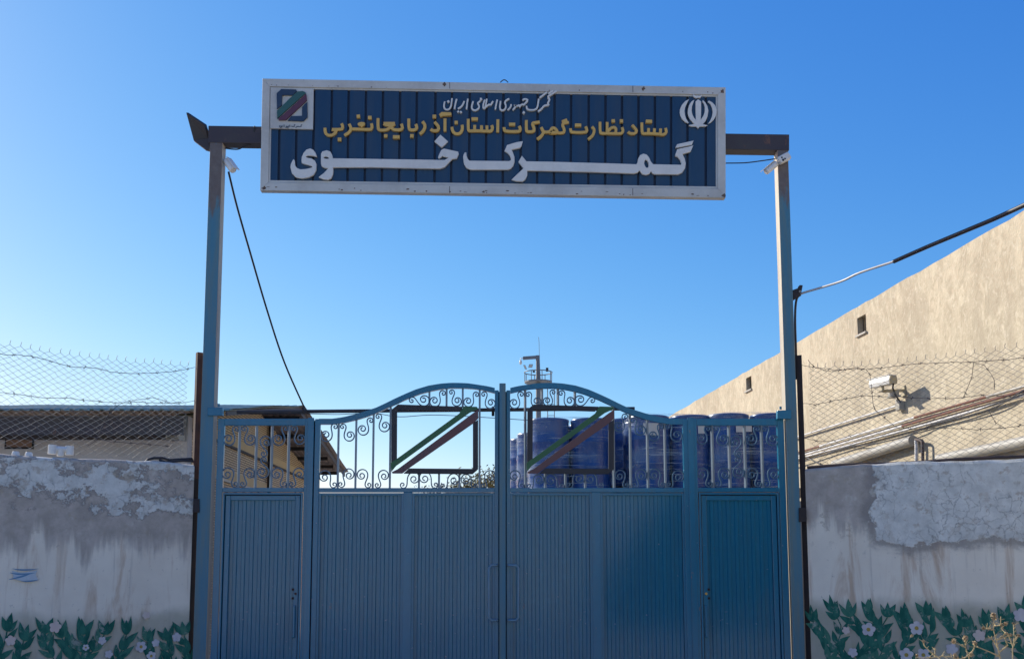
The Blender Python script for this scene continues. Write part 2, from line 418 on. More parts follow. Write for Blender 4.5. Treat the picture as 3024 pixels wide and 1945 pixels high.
flL = [(415, 1908, .07, 2, 1), (252, 1910, .04, 2, 1), (300, 1890, .05, 2, 0), (520, 1880, .06, 2, 0), (445, 1935, .06, 2, 1), (458, 1897, .05, 2, 0), (162, 1850, .07, 3, 0), (430, 1815, .05, 3, 0), (320, 1930, .05, 2, 0), (30, 1890, .06, 3, 0)]
mural(tL, lL, (-3.4, -.03), lL(300, 1850).z, 11, flL, True)
mural(tR, lR, (.03, 3.6), lR(2700, 1800).z, 21, flR, False)

# ------------------------------------------------------------------ chain link fences on the walls
def fence(name, label, o, ang, xr, zb, zt, cell, wires, posts, rail, toloc, seed):
    r = random.Random(seed)
    f = thing(name, o, label, 'fence', rz=ang)
    mb = MB(); h = cell * .64; Y = .11; nx = int((xr[1] - xr[0]) / cell); nz = int((zt - zb) / h)
    def jit(i, j):
        rr = random.Random(i * 7919 + j * 131 + seed); return rr.uniform(-.006, .006), rr.uniform(-.006, .006), .012 * math.sin(i * .7 + j * .3)
    def node(i, j):                                   # j counted from the top in half cells
        a, b, c = jit(i, j); x = xr[0] + i * cell * .5; sag = .02 * math.sin(x * 2.3 + seed)
        return (x + a, Y + c, zt - j * h * .5 + b + sag)
    ni = nx * 2; nj = nz * 2
    for i in range(0, ni + 1, 2):
        for sgn in (1, -1):
            pts = []; j = 0; ii = i
            while 0 <= ii <= ni and j <= nj: pts.append(node(ii, j)); ii += sgn; j += 1
            if len(pts) > 1: mb.tube(pts, .0021, 4, 0, False, False)
        p = node(i, 0); mb.tube([p, (p[0] + r.uniform(-.004, .004), p[1], p[2] + .025), (p[0] + .008, p[1] - .004, p[2] + .045)], .003, 4, 0, False)
    for j in range(2, nj + 1, 2):
        for i0, sgn in ((0, 1), (ni, -1)):
            pts = []; jj = j; ii = i0
            while 0 <= ii <= ni and jj <= nj: pts.append(node(ii, jj)); ii += sgn; jj += 1
            if len(pts) > 1: mb.tube(pts, .0021, 4, 0, False, False)
    mb.build('wire_mesh', M['wire'], f, local=True, fix=False)
    for pts in wires:
        mb = MB(); q = [toloc(u, v, .09) for u, v in pts]
        # twisted pair with barbs
        fine = []
        for a, b in zip(q[:-1], q[1:]):
            k = max(2, int((b - a).length / .04))
            for t in range(k): fine.append(a.lerp(b, t / k) + Vector((0, r.uniform(-.004, .004), r.uniform(-.004, .004))))
        fine.append(q[-1]); mb.tube(fine, .0034, 4, 0, False)
        for t in range(3, len(fine) - 1, 4):
            c = fine[t]
            for s in range(3):
                d = Vector((r.uniform(-1, 1), r.uniform(-.4, .4), r.uniform(-1, 1))).normalized() * .02
                mb.tube([c - d, c + d], .0022, 3, 0, False)
        mb.build('barbed_wire', M['barb'], f, local=True, fix=False)
    for (x, zs, ms) in posts:
        mb = MB()
        for k in range(len(ms)): mb.box(x - .031, x + .031, .03, .037, zs[k], zs[k + 1], k); mb.box(x - .031, x - .024, .0371, .09, zs[k], zs[k + 1], k)
        mb.build('post', [M[m] for m in ms], f, local=True)
    if rail:
        mb = MB(); n = 40; mb.tube([(xr[0] - .05 + (xr[1] - xr[0] + .1) * i / n, .10, zb + .012 + .006 * math.sin(i * .8)) for i in range(n + 1)], .017, 8)
        mb.build('bottom_rail', M['rail'], f, local=True)
    return f
c3 = lambda px, ox, oy, s: [(ox + x / s, oy + y / s) for x, y in px]
wl = [c3(p, 0, 980, 3.666) for p in (
    [(-200, 215), (0, 235), (100, 252), (200, 245), (400, 275), (550, 315), (700, 360), (830, 383), (1050, 388), (1200, 432), (1400, 448), (1550, 448), (1700, 440), (1850, 432), (2000, 408), (2110, 380)],
    [(-200, 640), (0, 652), (200, 675), (480, 713), (760, 715), (950, 742), (1250, 765), (1500, 760), (1700, 765), (1850, 770), (1980, 765), (2110, 740)],
    [(1280, 790), (1350, 760), (1500, 730), (1650, 708), (1750, 735), (1840, 770), (1960, 755)],
    [(1280, 790), (1230, 840), (1160, 910), (1110, 1000), (1060, 1130), (1030, 1180), (950, 1230)],
    [(720, 1065), (870, 1100), (1040, 1140), (1200, 1185), (1500, 1205), (1620, 1215), (1850, 1240)])]
cellL = (lL(550, 1080).x - lL(15, 1022).x) / 19
fence('chain_link_fence', 'chain link fence with sagging barbed wire on the left plaster wall against the sky', OL, AL, (-7.0, -.06), zL + .0, lL(270, 1048, .11).z, cellL, wl,
      [(.034, (0, zL - .15, lL(585, 1043, .1).z), ('darksteel', 'rust'))], False, lL, 1)  # dark lower length of the post stands in for shade in the gap
wr = [c3([(200, 410), (430, 450), (600, 475), (760, 492), (1000, 505), (1200, 490), (1540, 488), (1850, 465), (2080, 440), (2395, 390)], 2340, 1020, 7.044) + c3([(1030, 900), (1200, 890), (1317, 878), (1500, 860)], 2340, 600, 1.925),
      c3([(220, 1195), (470, 1230), (700, 1180), (960, 1125), (1200, 1090), (1450, 1040), (1800, 1055), (2300, 1063)], 2340, 1020, 7.044) + c3([(1250, 200), (1650, 205), (1950, 165), (2080, 170), (2395, 200)], 2360, 1120, 3.607),
      c3([(1030, 510), (1280, 530), (1500, 510), (1880, 535), (2200, 515), (2395, 485)], 2360, 1120, 3.607),
      c3([(50, 620), (180, 655), (330, 660), (500, 610), (620, 570)], 2360, 1120, 3.607),
      c3([(325, 300), (380, 370), (480, 455), (600, 500), (820, 545), (1050, 500), (1350, 460), (1530, 490), (1610, 590), (1640, 800), (1680, 1240), (1730, 1350)], 2340, 1020, 7.044) + c3([(1010, 490)], 2360, 1120, 3.607),
      c3([(1030, 905), (1020, 990), (975, 1100)], 2340, 600, 1.925),
      c3([(1030, 905), (1090, 920), (1130, 970), (1150, 1010), (1148, 1060)], 2340, 600, 1.925),
      c3([(1110, 1170), (1155, 1245), (1205, 1275)], 2340, 600, 1.925)]
cellR = (lR(3010, 1028).x - lR(2454, 1078).x) / 19.5
fence('chain_link_fence', 'chain link fence with looping barbed wire and brown rail on the right plaster wall', OR, -AR, (.05, 7.0), zR + .0, lR(2720, 1056, .11).z, cellR, wr,
      [(-.034, (0, lR(2360, 1052, .1).z), ('darksteel',))], True, lR, 2)

# ------------------------------------------------------------------ ground
def ground_mat():
    n = NT('ground_dirt'); c = n.mix(n.ramp(n.noise(.6, 8, .6), .35, .65), (.50, .465, .41), (.41, .38, .335))
    c = n.mix(n.ramp(n.noise(30, 5), .5, .8), c, (.56, .52, .46)); n.bump(n.noise(20, 6), .4, .02); return n.fin(c, .95)
mb = MB(); mb.add([(-400, -400, 0), (400, -400, 0), (400, 600, 0), (-400, 600, 0)], [(0, 1, 2, 3)])
tag(mb.build('ground', ground_mat()), kind='structure')

# ------------------------------------------------------------------ portal: two posts and a crossbeam
def gx(u, v=1438): return P(u, v, D).x
def gz(v, u=1480): return P(u, v, D).z
xl0, xl1 = gx(585.5), gx(624); xr0, xr1 = gx(2327.5), gx(2361)
portal = thing('gate_portal', ((xl0 + xr1) / 2, D + .07, 0), 'tall steel goalpost frame with weathered blue posts and dark brown crossbeam over the gate', 'gate frame')
for x0, x1, vt in ((xl0, xl1, 416), (xr0, xr1, 441)):
    mb = MB(); mb.box(x0, x1, D, D + .15, 0, P(u := 640 if x0 < 0 else 2310, vt, D).z)
    po = mb.build('post', [M['post'], M['worn']], portal, bevel=.006)
    for pg in po.data.polygons:
        if abs(pg.normal.x) > .9: pg.material_index = 1
mb = MB(); mb.pxprism([(615, 371), (2331, 397), (2331, 444), (615, 421)], D - .006, D + .156); mb.build('crossbeam', M['beam'], portal, bevel=.006)
# hinge blocks on the posts
for us, vs, pin in (((612, 657), (1203, 1226), 646), ((2296, 2338), (1211, 1236), 2305)):
    mb = MB(); mb.pxprism([(us[0], vs[0]), (us[1], vs[0] - 1), (us[1], vs[1]), (us[0], vs[1])], D - .03, D + .03)
    p = P(pin, vs[0] - 8, D); mb.tube([(p.x, D + .0, p.z - .02), (p.x, D + .0, p.z + .012)], .014, 8)
    mb.build('hinge_block', M['gate'], portal, bevel=.004)

# ------------------------------------------------------------------ gate parts
def square_bar(mb, u0, v0, v1, rot, uref=1438, w=.011):
    x = gx(u0, uref); z0, z1 = gz(v1), gz(v0); c = math.cos(rot); s = math.sin(rot)
    ax = Vector((c, s, 0)) * w; ay = Vector((-s, c, 0)) * w
    mb.obox((x, D + .063, (z0 + z1) / 2), ax, ay, (0, 0, (z1 - z0) / 2))
def half_scroll(k1, n, turn):
    # curvature ramps up quickly, then tightens: points from the inflection to the eye
    pts = [Vector((0, 0))]; th = 0.0; ds = .02; s = 0.0; tot = 0
    while tot < turn:
        k = k1 * min(1, s / 1.8) * (1 + 3.0 * max(0, tot / turn - .30))
        th += k * ds; tot += abs(k) * ds; s += ds
        pts.append(pts[-1] + Vector((math.cos(th), math.sin(th))) * ds)
    eye = pts[-1] + Vector((-math.sin(th), math.cos(th))) * (1 / k)
    return pts, eye
HB, EB = half_scroll(1.0, 0, R(640)); HS, ES = half_scroll(1.0, 0, R(480))
def scroll_pts(big, small, flip, ratio=.56):
    A = [p.copy() for p in HB]; e1 = EB.copy()
    B = [-(p * ratio) for p in HS]; e2 = -(ES * ratio)
    loop = list(reversed(A)) + B[1:]
    if not flip:
        loop = [Vector((p.x, -p.y)) for p in loop]; e1 = Vector((e1.x, -e1.y)); e2 = Vector((e2.x, -e2.y))
    b = Vector(big); s = Vector(small); d0 = e2 - e1; d1 = s - b
    sc = d1.length / d0.length; a = math.atan2(d1.y, d1.x) - math.atan2(d0.y, d0.x)
    out = []
    for p in loop[::3] + [loop[-1]]:
        q = p - e1; out.append((b.x + sc * (q.x * math.cos(a) - q.y * math.sin(a)), b.y + sc * (q.x * math.sin(a) + q.y * math.cos(a))))
    return out
def scroll(parent, big, small, flip, mat='scroll'):
    b = P(big[0], big[1], D); s = P(small[0], small[1], D)
    mb = MB(); mb.ribbon(scroll_pts((b.x, b.z), (s.x, s.z), flip), .0058, D + .050, D + .072)
    mb.build('scroll', M[mat], parent)
def corr(mb, x0, x1, z0, z1, y, n, dep, lead=.5):
    per = (x1 - x0) / n; xs = []
    for i in range(n):
        a = x0 + per * i; xs += [(a, 0), (a + per * .45, 0), (a + per * .53, dep), (a + per * .90, dep), (a + per * .98, 0)]
    xs.append((x1, 0))
    vs = [(x, y - d, z0) for x, d in xs] + [(x, y - d, z1) for x, d in xs]; k = len(xs)
    mb.add(vs, [(i, i + 1, k + i + 1, k + i) for i in range(k - 1)])
YF0, YF1 = D + .035, D + .09
def framebox(mb, u0, u1, v0, v1, y0=YF0, y1=YF1, uv=1438):
    mb.box(gx(u0, uv), gx(u1, uv), y0, y1, gz(v1) if v1 < 5000 else .04, gz(v0))
GND = 9999
outerL = [(933, 1234), (980, 1234), (1014, 1229), (1050, 1220), (1080, 1211), (1110, 1201), (1140, 1187), (1166, 1174), (1197, 1160), (1228, 1147), (1265, 1136), (1302, 1130), (1330, 1128), (1351, 1128), (1380, 1129), (1401, 1132), (1440, 1138), (1474, 1146)]
innerL = [(933, 1251), (980, 1251), (1014, 1246), (1049, 1238), (1080, 1229), (1112, 1217), (1140, 1204), (1159, 1195), (1185, 1183), (1208, 1173), (1240, 1161), (1270, 1153), (1300, 1147), (1330, 1144), (1371, 1144), (1400, 1146), (1421, 1149), (1474, 1162)]
def interp(tab, u):
    for (a, b), (c, d) in zip(tab[:-1], tab[1:]):
        if a <= u <= c: return b + (d - b) * (u - a) / (c - a)
    return tab[-1][1]
MIR = 2968
def gate_leaf(mir):
    mu = (lambda u: 1507 + (1461 - u) * .9885) if mir else (lambda u: u)
    def span(a, b): return (a, b) if not mir else (mu(b), mu(a))
    ua, ub = span(924.5, 1473)
    lab = ('right leaf of the big blue double gate, drums showing behind its scrollwork and square emblem' if mir else
           'left leaf of the big blue double gate, open sky behind its scrollwork and square emblem')
    g = thing('gate_leaf', ((gx(ua) + gx(ub)) / 2, D + .06, 0), lab, 'gate', 'leaves of the blue double gate')
    mb = MB()
    for s0, s1, vt in ((924.5, 940, 1235), (1461, 1472.5, 1150)):
        a, b = span(s0, s1); framebox(mb, a, b, vt, GND)
    a, b = span(940, 1461); framebox(mb, a, b, 1439, 1452, YF0 + .003, YF1 - .003)
    a, b = span(1191, 1217); framebox(mb, a, b, 1452, GND, YF0 + .004, YF1 - .004)
    mb.build('frame', M['gate'], g, bevel=.004)
    mb = MB(); fr = []; N = 40
    us = [940 + (1461 - 940) * i / N for i in range(N + 1)]
    off = lambda u: u + (interp_v(u))
    top = [(mu(u), interp(outerL, u)) for u in us]; bot = [(mu(u), interp(innerL, u)) for u in us]
    for i in range(N):
        q = [top[i], top[i + 1], bot[i + 1], bot[i]]
        f = [P(x, y, D) for x, y in q]; xe = gx(*([0] and (q[0][0],)))
        mb.add([(p.x, YF0 + .002, p.z) for p in f] + [(p.x, YF1 - .002, p.z) for p in f], [(0, 1, 2, 3), (7, 6, 5, 4), (0, 4, 5, 1), (3, 2, 6, 7)] + ([(0, 3, 7, 4)] if i == 0 else []) + ([(1, 5, 6, 2)] if i == N - 1 else []))
    mb.build('arch_rail', M['gate'], g)
    rot = R(28) if mir else R(0)
    for (u, v0, v1, ref) in ((995.5, 0, 1440, 1380), (1048, 0, 1440, 1380), (1099.5, 0, 1440, 1380), (1151, 0, 1440, 1300), (1267, 0, 1197, 1170), (1318, 0, 1197, 1170), (1366, 0, 1199, 1170), (1416, 0, 1440, 1300),
                             (1236, 1396, 1440, 1410), (1295.5, 1396, 1440, 1410), (1356, 1396, 1440, 1410)):
        if not v0: v0 = interp(innerL, u) - 3
        mb = MB(); square_bar(mb, mu(u), v0, v1, rot, ref); mb.build('bar', M['bar'], g)
    S = [((960, 1281.5), (987, 1258), 0), ((1031, 1282), (1009, 1258), 1), ((1069, 1264), (1093, 1240), 0), ((1135.5, 1254), (1114.5, 1228), 1),
         ((1250, 1177), (1215, 1180), 1), ((1282, 1180), (1308, 1159), 0), ((1350, 1180), (1332, 1156), 1), ((1382, 1181.5), (1407, 1163), 0), ((1449.5, 1186), (1428, 1162), 1),
         ((955, 1407), (984, 1428), 1), ((1029, 1401), (1004, 1427), 0), ((1066, 1402), (1087, 1429), 1), ((1132.6, 1403.6), (1112, 1429.5), 0), ((1221, 1412), (1188, 1429), 0),
         ((1253, 1411), (1285, 1429), 1), ((1340, 1416), (1307.5, 1432), 0), ((1375, 1416), (1403, 1432), 1), ((1448.5, 1405), (1427, 1431), 0)]
    for b, s, fl in S: scroll(g, (mu(b[0]), b[1]), (mu(s[0]), s[1]), bool(fl) ^ mir)
    for a, b in (span(939, 1192), span(1216, 1462)):
        mb = MB(); w = 7
        x0, x1 = gx(a), gx(b); zt = gz(1453.5); t = .030
        mb.box(x0, x0 + t, YF0 + .012, YF1 - .01, .06, zt); mb.box(x1 - t, x1, YF0 + .012, YF1 - .01, .06, zt); mb.box(x0 + t, x1 - t, YF0 + .0135, YF1 - .011, zt - t, zt)
        f = mb.build('panel_frame', M['gate'], g, bevel=.004)
        mb = MB(); corr(mb, x0 + t - .004, x1 - t + .004, .06, zt - t + .004, YF0 + .040, 10, .010); mb.build('corrugated_sheet', M['gate_sheet'], f)
    # emblem: black square, green and maroon diagonals (same way round on both leaves)
    sh = 401 if mir else 0
    e = lambda pts: [(1080 + x / 4.052 + sh, 1100 + y / 4.052) for x, y in pts]
    mb = MB(); y0, y1 = D + .008, D + .033
    mb.pxprism(e([(310, 440), (385, 378), (1166, 405), (1120, 462), (385, 440), (375, 455), (372, 1062), (305, 1100)]), y0, y1)
    mb.pxprism(e([(1345, 560), (1345, 1152), (1278, 1212), (450, 1205), (520, 1142), (1282, 1148), (1282, 605)]), y0, y1)
    em = mb.build('emblem_frame', M['black'], g, bevel=.003)
    mb = MB(); mb.pxprism(e([(300, 1075), (372, 1028), (1118, 488), (1172, 402), (1330, 406), (1346, 430), (1240, 478), (362, 1112), (305, 1182)]), y0 - .004, y1 - .004)
    mb.build('green_band', M['green'], em, bevel=.002)
    mb = MB(); mb.pxprism(e([(385, 1150), (1285, 482), (1347, 442), (1347, 545), (1285, 605), (528, 1132), (436, 1203), (322, 1203), (306, 1190)]), y0 - .003, y1 - .003)
    mb.build('maroon_band', M['maroon'], em, bevel=.002)
    hu0, hu1 = (1444, 1467) if not mir else (1531, 1502)
    q0, q1 = gx(hu0, 1750), gx(hu1, 1750); za, zb = gz(1668), gz(1830); yy = D - .035
    mb = MB(); rd = .03 if q1 > q0 else -.03
    mb.tube([(q1, YF0 + .002, za), (q1, yy + .02, za), (q1 - rd * .3, yy, za), (q0 + rd, yy, za), (q0, yy, za - .03), (q0, yy, zb + .03), (q0 + rd, yy, zb), (q1 - rd * .3, yy, zb), (q1, yy + .02, zb), (q1, YF0 + .002, zb)], .0135, 10)
    mb.build('handle', M['handle'], g)
    if not mir:
        mb = MB(); framebox(mb, 1474.5, 1493.5, 1131, GND, D - .002, YF0 + .012); mb.build('meeting_post', M['post'], g, bevel=.004)
        mb = MB(); framebox(mb, 1467, 1501, 1152, GND, YF1 + .001, YF1 + .007); mb.build('seam_light_block', M['darksteel'], g)  # dark plate added behind the leaves to stop light showing through the seam
    return g
def interp_v(u): return 0
gate_leaf(False); gate_leaf(True)

def side_gate(mir):
    mu = (lambda u: MIR - 10 - u) if mir else (lambda u: u)
    def span(a, b): return (a, b) if not mir else (MIR - 10 - b, MIR - 10 - a)
    ua, ub = span(634, 921)
    lab = ('blue side gate with a ribbed walk door and brass lock, right of the double gate' if mir else
           'left blue side gate with a ribbed walk door, brick gable behind its scrolls')
    g = thing('side_gate', ((gx(ua) + gx(ub)) / 2, D + .06, 0), lab, 'gate', 'blue side gates with walk doors')
    mb = MB()
    for s0, s1, vt in ((634.5, 654, 1236), (895, 920.5, 1236)):
        a, b = span(s0, s1); framebox(mb, a, b, 1234, GND)
    a, b = span(654, 895); framebox(mb, a, b, 1234, 1254, YF0 + .003, YF1 - .003); framebox(mb, a, b, 1438.5, 1451, YF0 + .003, YF1 - .003)
    mb.build('frame', M['gate'], g, bevel=.004)
    mb = MB(); a, b = span(904, 922); framebox(mb, a, b, 1232, GND, YF0 - .012, YF0 - .001); mb.build('cover_strip', M['gate'], g, bevel=.003)
    mb = MB(); a, b = span(915, 930); framebox(mb, a, b, 1238, GND, YF1 + .001, YF1 + .007); mb.build('seam_light_block', M['darksteel'], g)  # dark strip added behind the side seam to keep bright background out
    for u in (701.5, 752, 798.5, 848.5):
        mb = MB(); square_bar(mb, mu(u + 2) if mir else mu(u), 1253, 1440, R(32), 1345, .0125); mb.build('bar', M['bar'], g)
    S = [((670.7, 1293), (695, 1265), 0), ((737, 1293), (717, 1265), 1), ((818, 1293), (840, 1263), 0), ((884, 1291), (864, 1264), 1),
         ((784, 1303), (774, 1337), 0), ((770, 1391), (777, 1356), 0),
         ((667, 1398.6), (691.5, 1426), 1), ((734, 1398.6), (713, 1426), 0), ((813.6, 1398.6), (835.7, 1426.4), 1), ((881.5, 1398.6), (858.6, 1426), 0)]
    for b, s, fl in S: scroll(g, (mu(b[0]), b[1]), (mu(s[0]), s[1]), bool(fl) ^ mir)
    a, b = span(656, 893); x0, x1 = gx(a), gx(b); zt = gz(1453); t = .022
    mb = MB(); mb.box(x0, x0 + t, YF0 - .004, YF1 - .012, .05, zt); mb.box(x1 - t, x1, YF0 - .004, YF1 - .012, .05, zt); mb.box(x0 + t, x1 - t, YF0 - .0025, YF1 - .013, zt - t, zt)
    mb.build('door_casing', M['gate'], g, bevel=.004)
    mb = MB(); zz = zt - t; mb.box(x0 + t - .004, x0 + t + .02, YF1 - .0095, YF1 - .004, .05, zz); mb.box(x1 - t - .02, x1 - t + .004, YF1 - .0095, YF1 - .004, .05, zz); mb.box(x0 + t + .02, x1 - t - .02, YF1 - .0095, YF1 - .004, zz - .02, zz + .004); mb.build('door_light_block', M['darksteel'], g)  # dark strips added behind the door gap to block light
    x0 += t + .008; x1 -= t + .008; zt -= t + .008; t = .055
    mb = MB(); mb.box(x0, x0 + t, YF0 + .012, YF1 - .01, .07, zt); mb.box(x1 - t, x1, YF0 + .012, YF1 - .01, .07, zt); mb.box(x0 + t, x1 - t, YF0 + .0135, YF1 - .011, zt - t, zt)
    d = mb.build('walk_door', M['gate'], g, bevel=.005)
    mb = MB(); corr(mb, x0 + t - .004, x1 - t + .004, .07, zt - t + .004, YF0 + .040, 8, .010); mb.build('corrugated_sheet', M['gate_sheet'], d)
    lx = x1 - t * .5 if not mir else x0 + t * .5; lz = gz(1752); sd = -1 if not mir else 1
    mb = MB(); mb.tube([(lx, YF0 + .002, lz), (lx, YF0 + .013, lz)], .013, 12); mb.build('lock', M['brass'] if mir else M['darksteel'], d)
    for dz in (.045, -.05):
        mb = MB(); mb.box(lx + sd * .03 - .012, lx + sd * .03 + .012, YF0 + .006, YF0 + .05, lz + dz - .012, lz + dz + .012)
        mb.build('bolt_hole', M['dark'], d)
    mb = MB(); mb.box(lx - .012 - .008, lx + .012 - .008, YF0 - .022, YF0 - .008, lz - .47, lz - .13); mb.box(lx - .014 - .008, lx + .014 - .008, YF0 - .0085, YF0 + .0118, lz - .15, lz - .125); mb.box(lx - .014 - .008, lx + .014 - .008, YF0 - .0085, YF0 + .0118, lz - .475, lz - .45)
    mb.build('pull_handle', M['gate'], d, bevel=.004)
    return g
side_gate(False); side_gate(True)

# rail pipe carried behind the gate
mb = MB(); p0, p1 = P(700, 1216, D + .3), P(1874, 1206, D + .3)
pr = thing('steel_pipe', ((p0.x + p1.x) / 2, D + .3, p0.z), 'long dark brown pipe running level behind the top of the gate arches', 'pipe')
mb.tube([p0, p1], .022, 10); mb.build('tube', M['beam'], pr)
mb = MB(); q = P(1456, 1214, D + .3); mb.tube([q - Vector((.016, 0, 0)), q + Vector((.016, 0, 0))], .055, 12); mb.build('flange', M['darksteel'], pr, bevel=.004)
for u in (905, 1466, 1502):
    mb = MB(); q = P(u, 1215, D + .3); mb.box(q.x - .012, q.x + .012, YF1 + .002, D + .285, q.z - .02, q.z + .02); mb.build('bracket', M['darksteel'], pr)

# ------------------------------------------------------------------ sign
YS = D - .10
def outline(name, loops, y, dep, mat, parent, bev=.003):
    cu = bpy.data.curves.new('tmp', 'CURVE'); cu.dimensions = '2D'; cu.fill_mode = 'BOTH'; cu.extrude = dep / 2; cu.bevel_depth = bev; cu.bevel_resolution = 0
    for lp in loops:
        sp = cu.splines.new('POLY'); sp.points.add(len(lp) - 1); sp.use_cyclic_u = True
        for k, (u, v) in enumerate(lp):
            q = P(u, v, y - dep); sp.points[k].co = (q.x, q.z, 0, 1)
    t = bpy.data.objects.new('tmp', cu); COL.objects.link(t)
    bpy.context.view_layer.update()
    me = bpy.data.meshes.new_from_object(t.evaluated_get(bpy.context.evaluated_depsgraph_get()))
    bpy.data.objects.remove(t); bpy.data.curves.remove(cu)
    L = root_loc(parent); yc = y - dep / 2 - bev
    for vv in me.vertices: x, z, h = vv.co; vv.co = (x - L.x, yc - h - L.y, z - L.z)
    me.materials.clear(); me.materials.append(mat); me.name = name
    o = bpy.data.objects.new(name, me); COL.objects.link(o); o.parent = parent; return o
cz = P(1455, 560, YS).z
sign = thing('sign_board', (P(1455, 400, YS).x, YS + .04, cz), 'long blue gate sign with raised white and gold Persian lettering in a white frame', 'sign')
so_ = [(775, 232), (2143, 258), (2143, 584), (768, 562)]; si_ = [(797, 255.5), (2120, 280), (2120, 557), (792, 538.5)]
mb = MB()
for i in range(4):
    j = (i + 1) % 4; mb.pxprism([so_[i], so_[j], si_[j], si_[i]], YS - .012, YS + .075)
fr = mb.build('frame', M['signwhite'], sign, bevel=.004)
mb = MB(); ins = [(803, 261.5), (2114, 286), (2114, 551), (798, 532.5)]
for i in range(4):
    j = (i + 1) % 4; mb.pxprism([si_[i], si_[j], ins[j], ins[i]], YS + .004, YS + .030)
mb.build('inner_trim', M['signwhite'], fr)
r_ = random.Random(77); mb = MB()
for k in range(46):                                  # rust spots along the lower and upper frame edges
    u = 790 + 1340 * r_.random(); low = r_.random() < .7; t_ = (u - 775) / 1368
    v = (562 + 22 * t_ - 3 - abs(r_.gauss(0, 4))) if low else (254 + 25 * t_ - 2 - r_.random() * 4)
    w_ = r_.uniform(1.2, 6) if low else r_.uniform(1, 2.5); h_ = r_.uniform(.8, 2.4)
    mb.add([P(u + w_ * math.cos(a) * r_.uniform(.7, 1.2), v + h_ * math.sin(a) * r_.uniform(.7, 1.2), YS - .0123 - k * .00001) for a in [2 * math.pi * i / 9 for i in range(9)]], [tuple(range(9))])
for (u, v) in ((779, 556), (2137, 578), (1900, 262), (2133, 270), (1312, 250)):
    mb.add([P(u + (5 + r_.uniform(-2, 3)) * math.cos(a), v + (5 + r_.uniform(-2, 3)) * math.sin(a), YS - .0128) for a in [2 * math.pi * i / 11 for i in range(11)]], [tuple(range(11))])
o_ = mb.build('rust_marks', paint('rust_marks', (.10, .06, .045), (.2, .15, .12), .6, .8, 0, False, 20), fr, fix=False); o_['kind'] = 'stuff'
for (ua, va, ub, vb) in ((1327, 243.5, 1327.5, 262), (1868, 254, 1868.5, 273), (1327, 550, 1327, 570), (1868, 556, 1868, 577)):
    mb = MB(); mb.pxprism([(ua, va), (ua + 1.6, va), (ub + 1.6, vb), (ub, vb)], YS - .0135, YS - .0121); mb.build('joint', M['beam'], fr)
# ribbed blue cladding: pans between dark grooves
gr = [825.7, 875.9, 926.4, 979, 1028.6, 1079.7, 1130, 1180.5, 1230, 1285, 1333.8, 1386.4, 1436, 1486, 1538, 1587, 1637, 1686, 1738, 1787.6, 1836.4, 1885, 1933.7, 1981.6, 2030, 2084]
def lerp2(a, b, t): return (a[0] + (b[0] - a[0]) * t, a[1] + (b[1] - a[1]) * t)
def strip(u0, u1):
    t0 = (u0 - 795) / (2120 - 795); t1 = (u1 - 795) / (2120 - 795)
    return [lerp2(si_[0], si_[1], t0), lerp2(si_[0], si_[1], t1), lerp2(si_[3], si_[2], t1), lerp2(si_[3], si_[2], t0)]
mb = MB(); edges = [797] + gr + [2119]
for k in range(len(edges) - 1):
    a = edges[k] + (3.6 if k else 0); b = edges[k + 1] - (3.6 if k < len(edges) - 2 else 0)
    q = strip(a, b); mb.pxprism(q, YS + .012, YS + .04, 0)
q = strip(797, 2119); f = [P(u, v, YS + .034) for u, v in q]; mb.add(f, [(0, 1, 2, 3)], 1)
mb.build('panel', [M['signblue'], M['signgroove']], sign)
mb = MB(); mb.pxprism([(777, 234), (2141, 260), (2141, 582), (770, 560)], YS + .0755, YS + .082); mb.build('back', M['beam'], sign)
# seams and hook on the frame
mb = MB(); p = P(1489, 244, YS + .04)
mb.tube([p + Vector((-.045 + .09 * i / 8, 0, .032 * math.sin(math.pi * i / 8))) for i in range(9)], .006, 6); mb.build('lifting_eye', M['darksteel'], sign)
PX = 1 / 268.0
def lettering(paths, hw_px, ox, oy, s, y, dep, mat, dots=(), polys=(), name='lettering'):
    mb = MB(); k = 0
    for pts in paths:
        q = [P(ox + x / s, oy + z / s, y - dep) for x, z in pts]
        # smooth corners
        q2 = [(a.x, a.z) for a in q]
        if len(q2) > 2:
            sm = [q2[0]]
            for i in range(1, len(q2) - 1):
                a, b, c = q2[i - 1], q2[i], q2[i + 1]
                sm += [(b[0] * .7 + a[0] * .3, b[1] * .7 + a[1] * .3), (b[0] * .7 + c[0] * .3, b[1] * .7 + c[1] * .3)]
            sm.append(q2[-1]); q2 = sm
        mb.ribbon(q2, hw_px * PX, y - dep - .0007 * k, y); k += 1
    for (x, z, wd, hh, rot) in dots:
        c = P(ox + x / s, oy + z / s, y - dep); a = wd / s * PX / 2; b = hh / s * PX / 2; ca, sa = math.cos(rot), math.sin(rot)
        pts = [(c.x + i * a * ca - j * b * sa, c.z + i * a * sa + j * b * ca) for i, j in ((-1, -1), (1, -1), (1, 1), (-1, 1))]
        mb.prism([(px, y - dep - .0007 * k, pz) for px, pz in pts], [(px, y, pz) for px, pz in pts]); k += 1
    for poly in polys:
        f = [P(ox + x / s, oy + z / s, y - dep) for x, z in poly]
        mb.prism([(p.x, y - dep - .0007 * k, p.z) for p in f], [(p.x, y, p.z) for p in f]); k += 1
    return mb.build(name, mat, sign)
YL = YS + .010
A = (930, 320, 5.702); B = (1300, 320, 6.653); C = (1620, 330, 6.303)
gd = .022; g_ = M['gold']
ws = 4.4
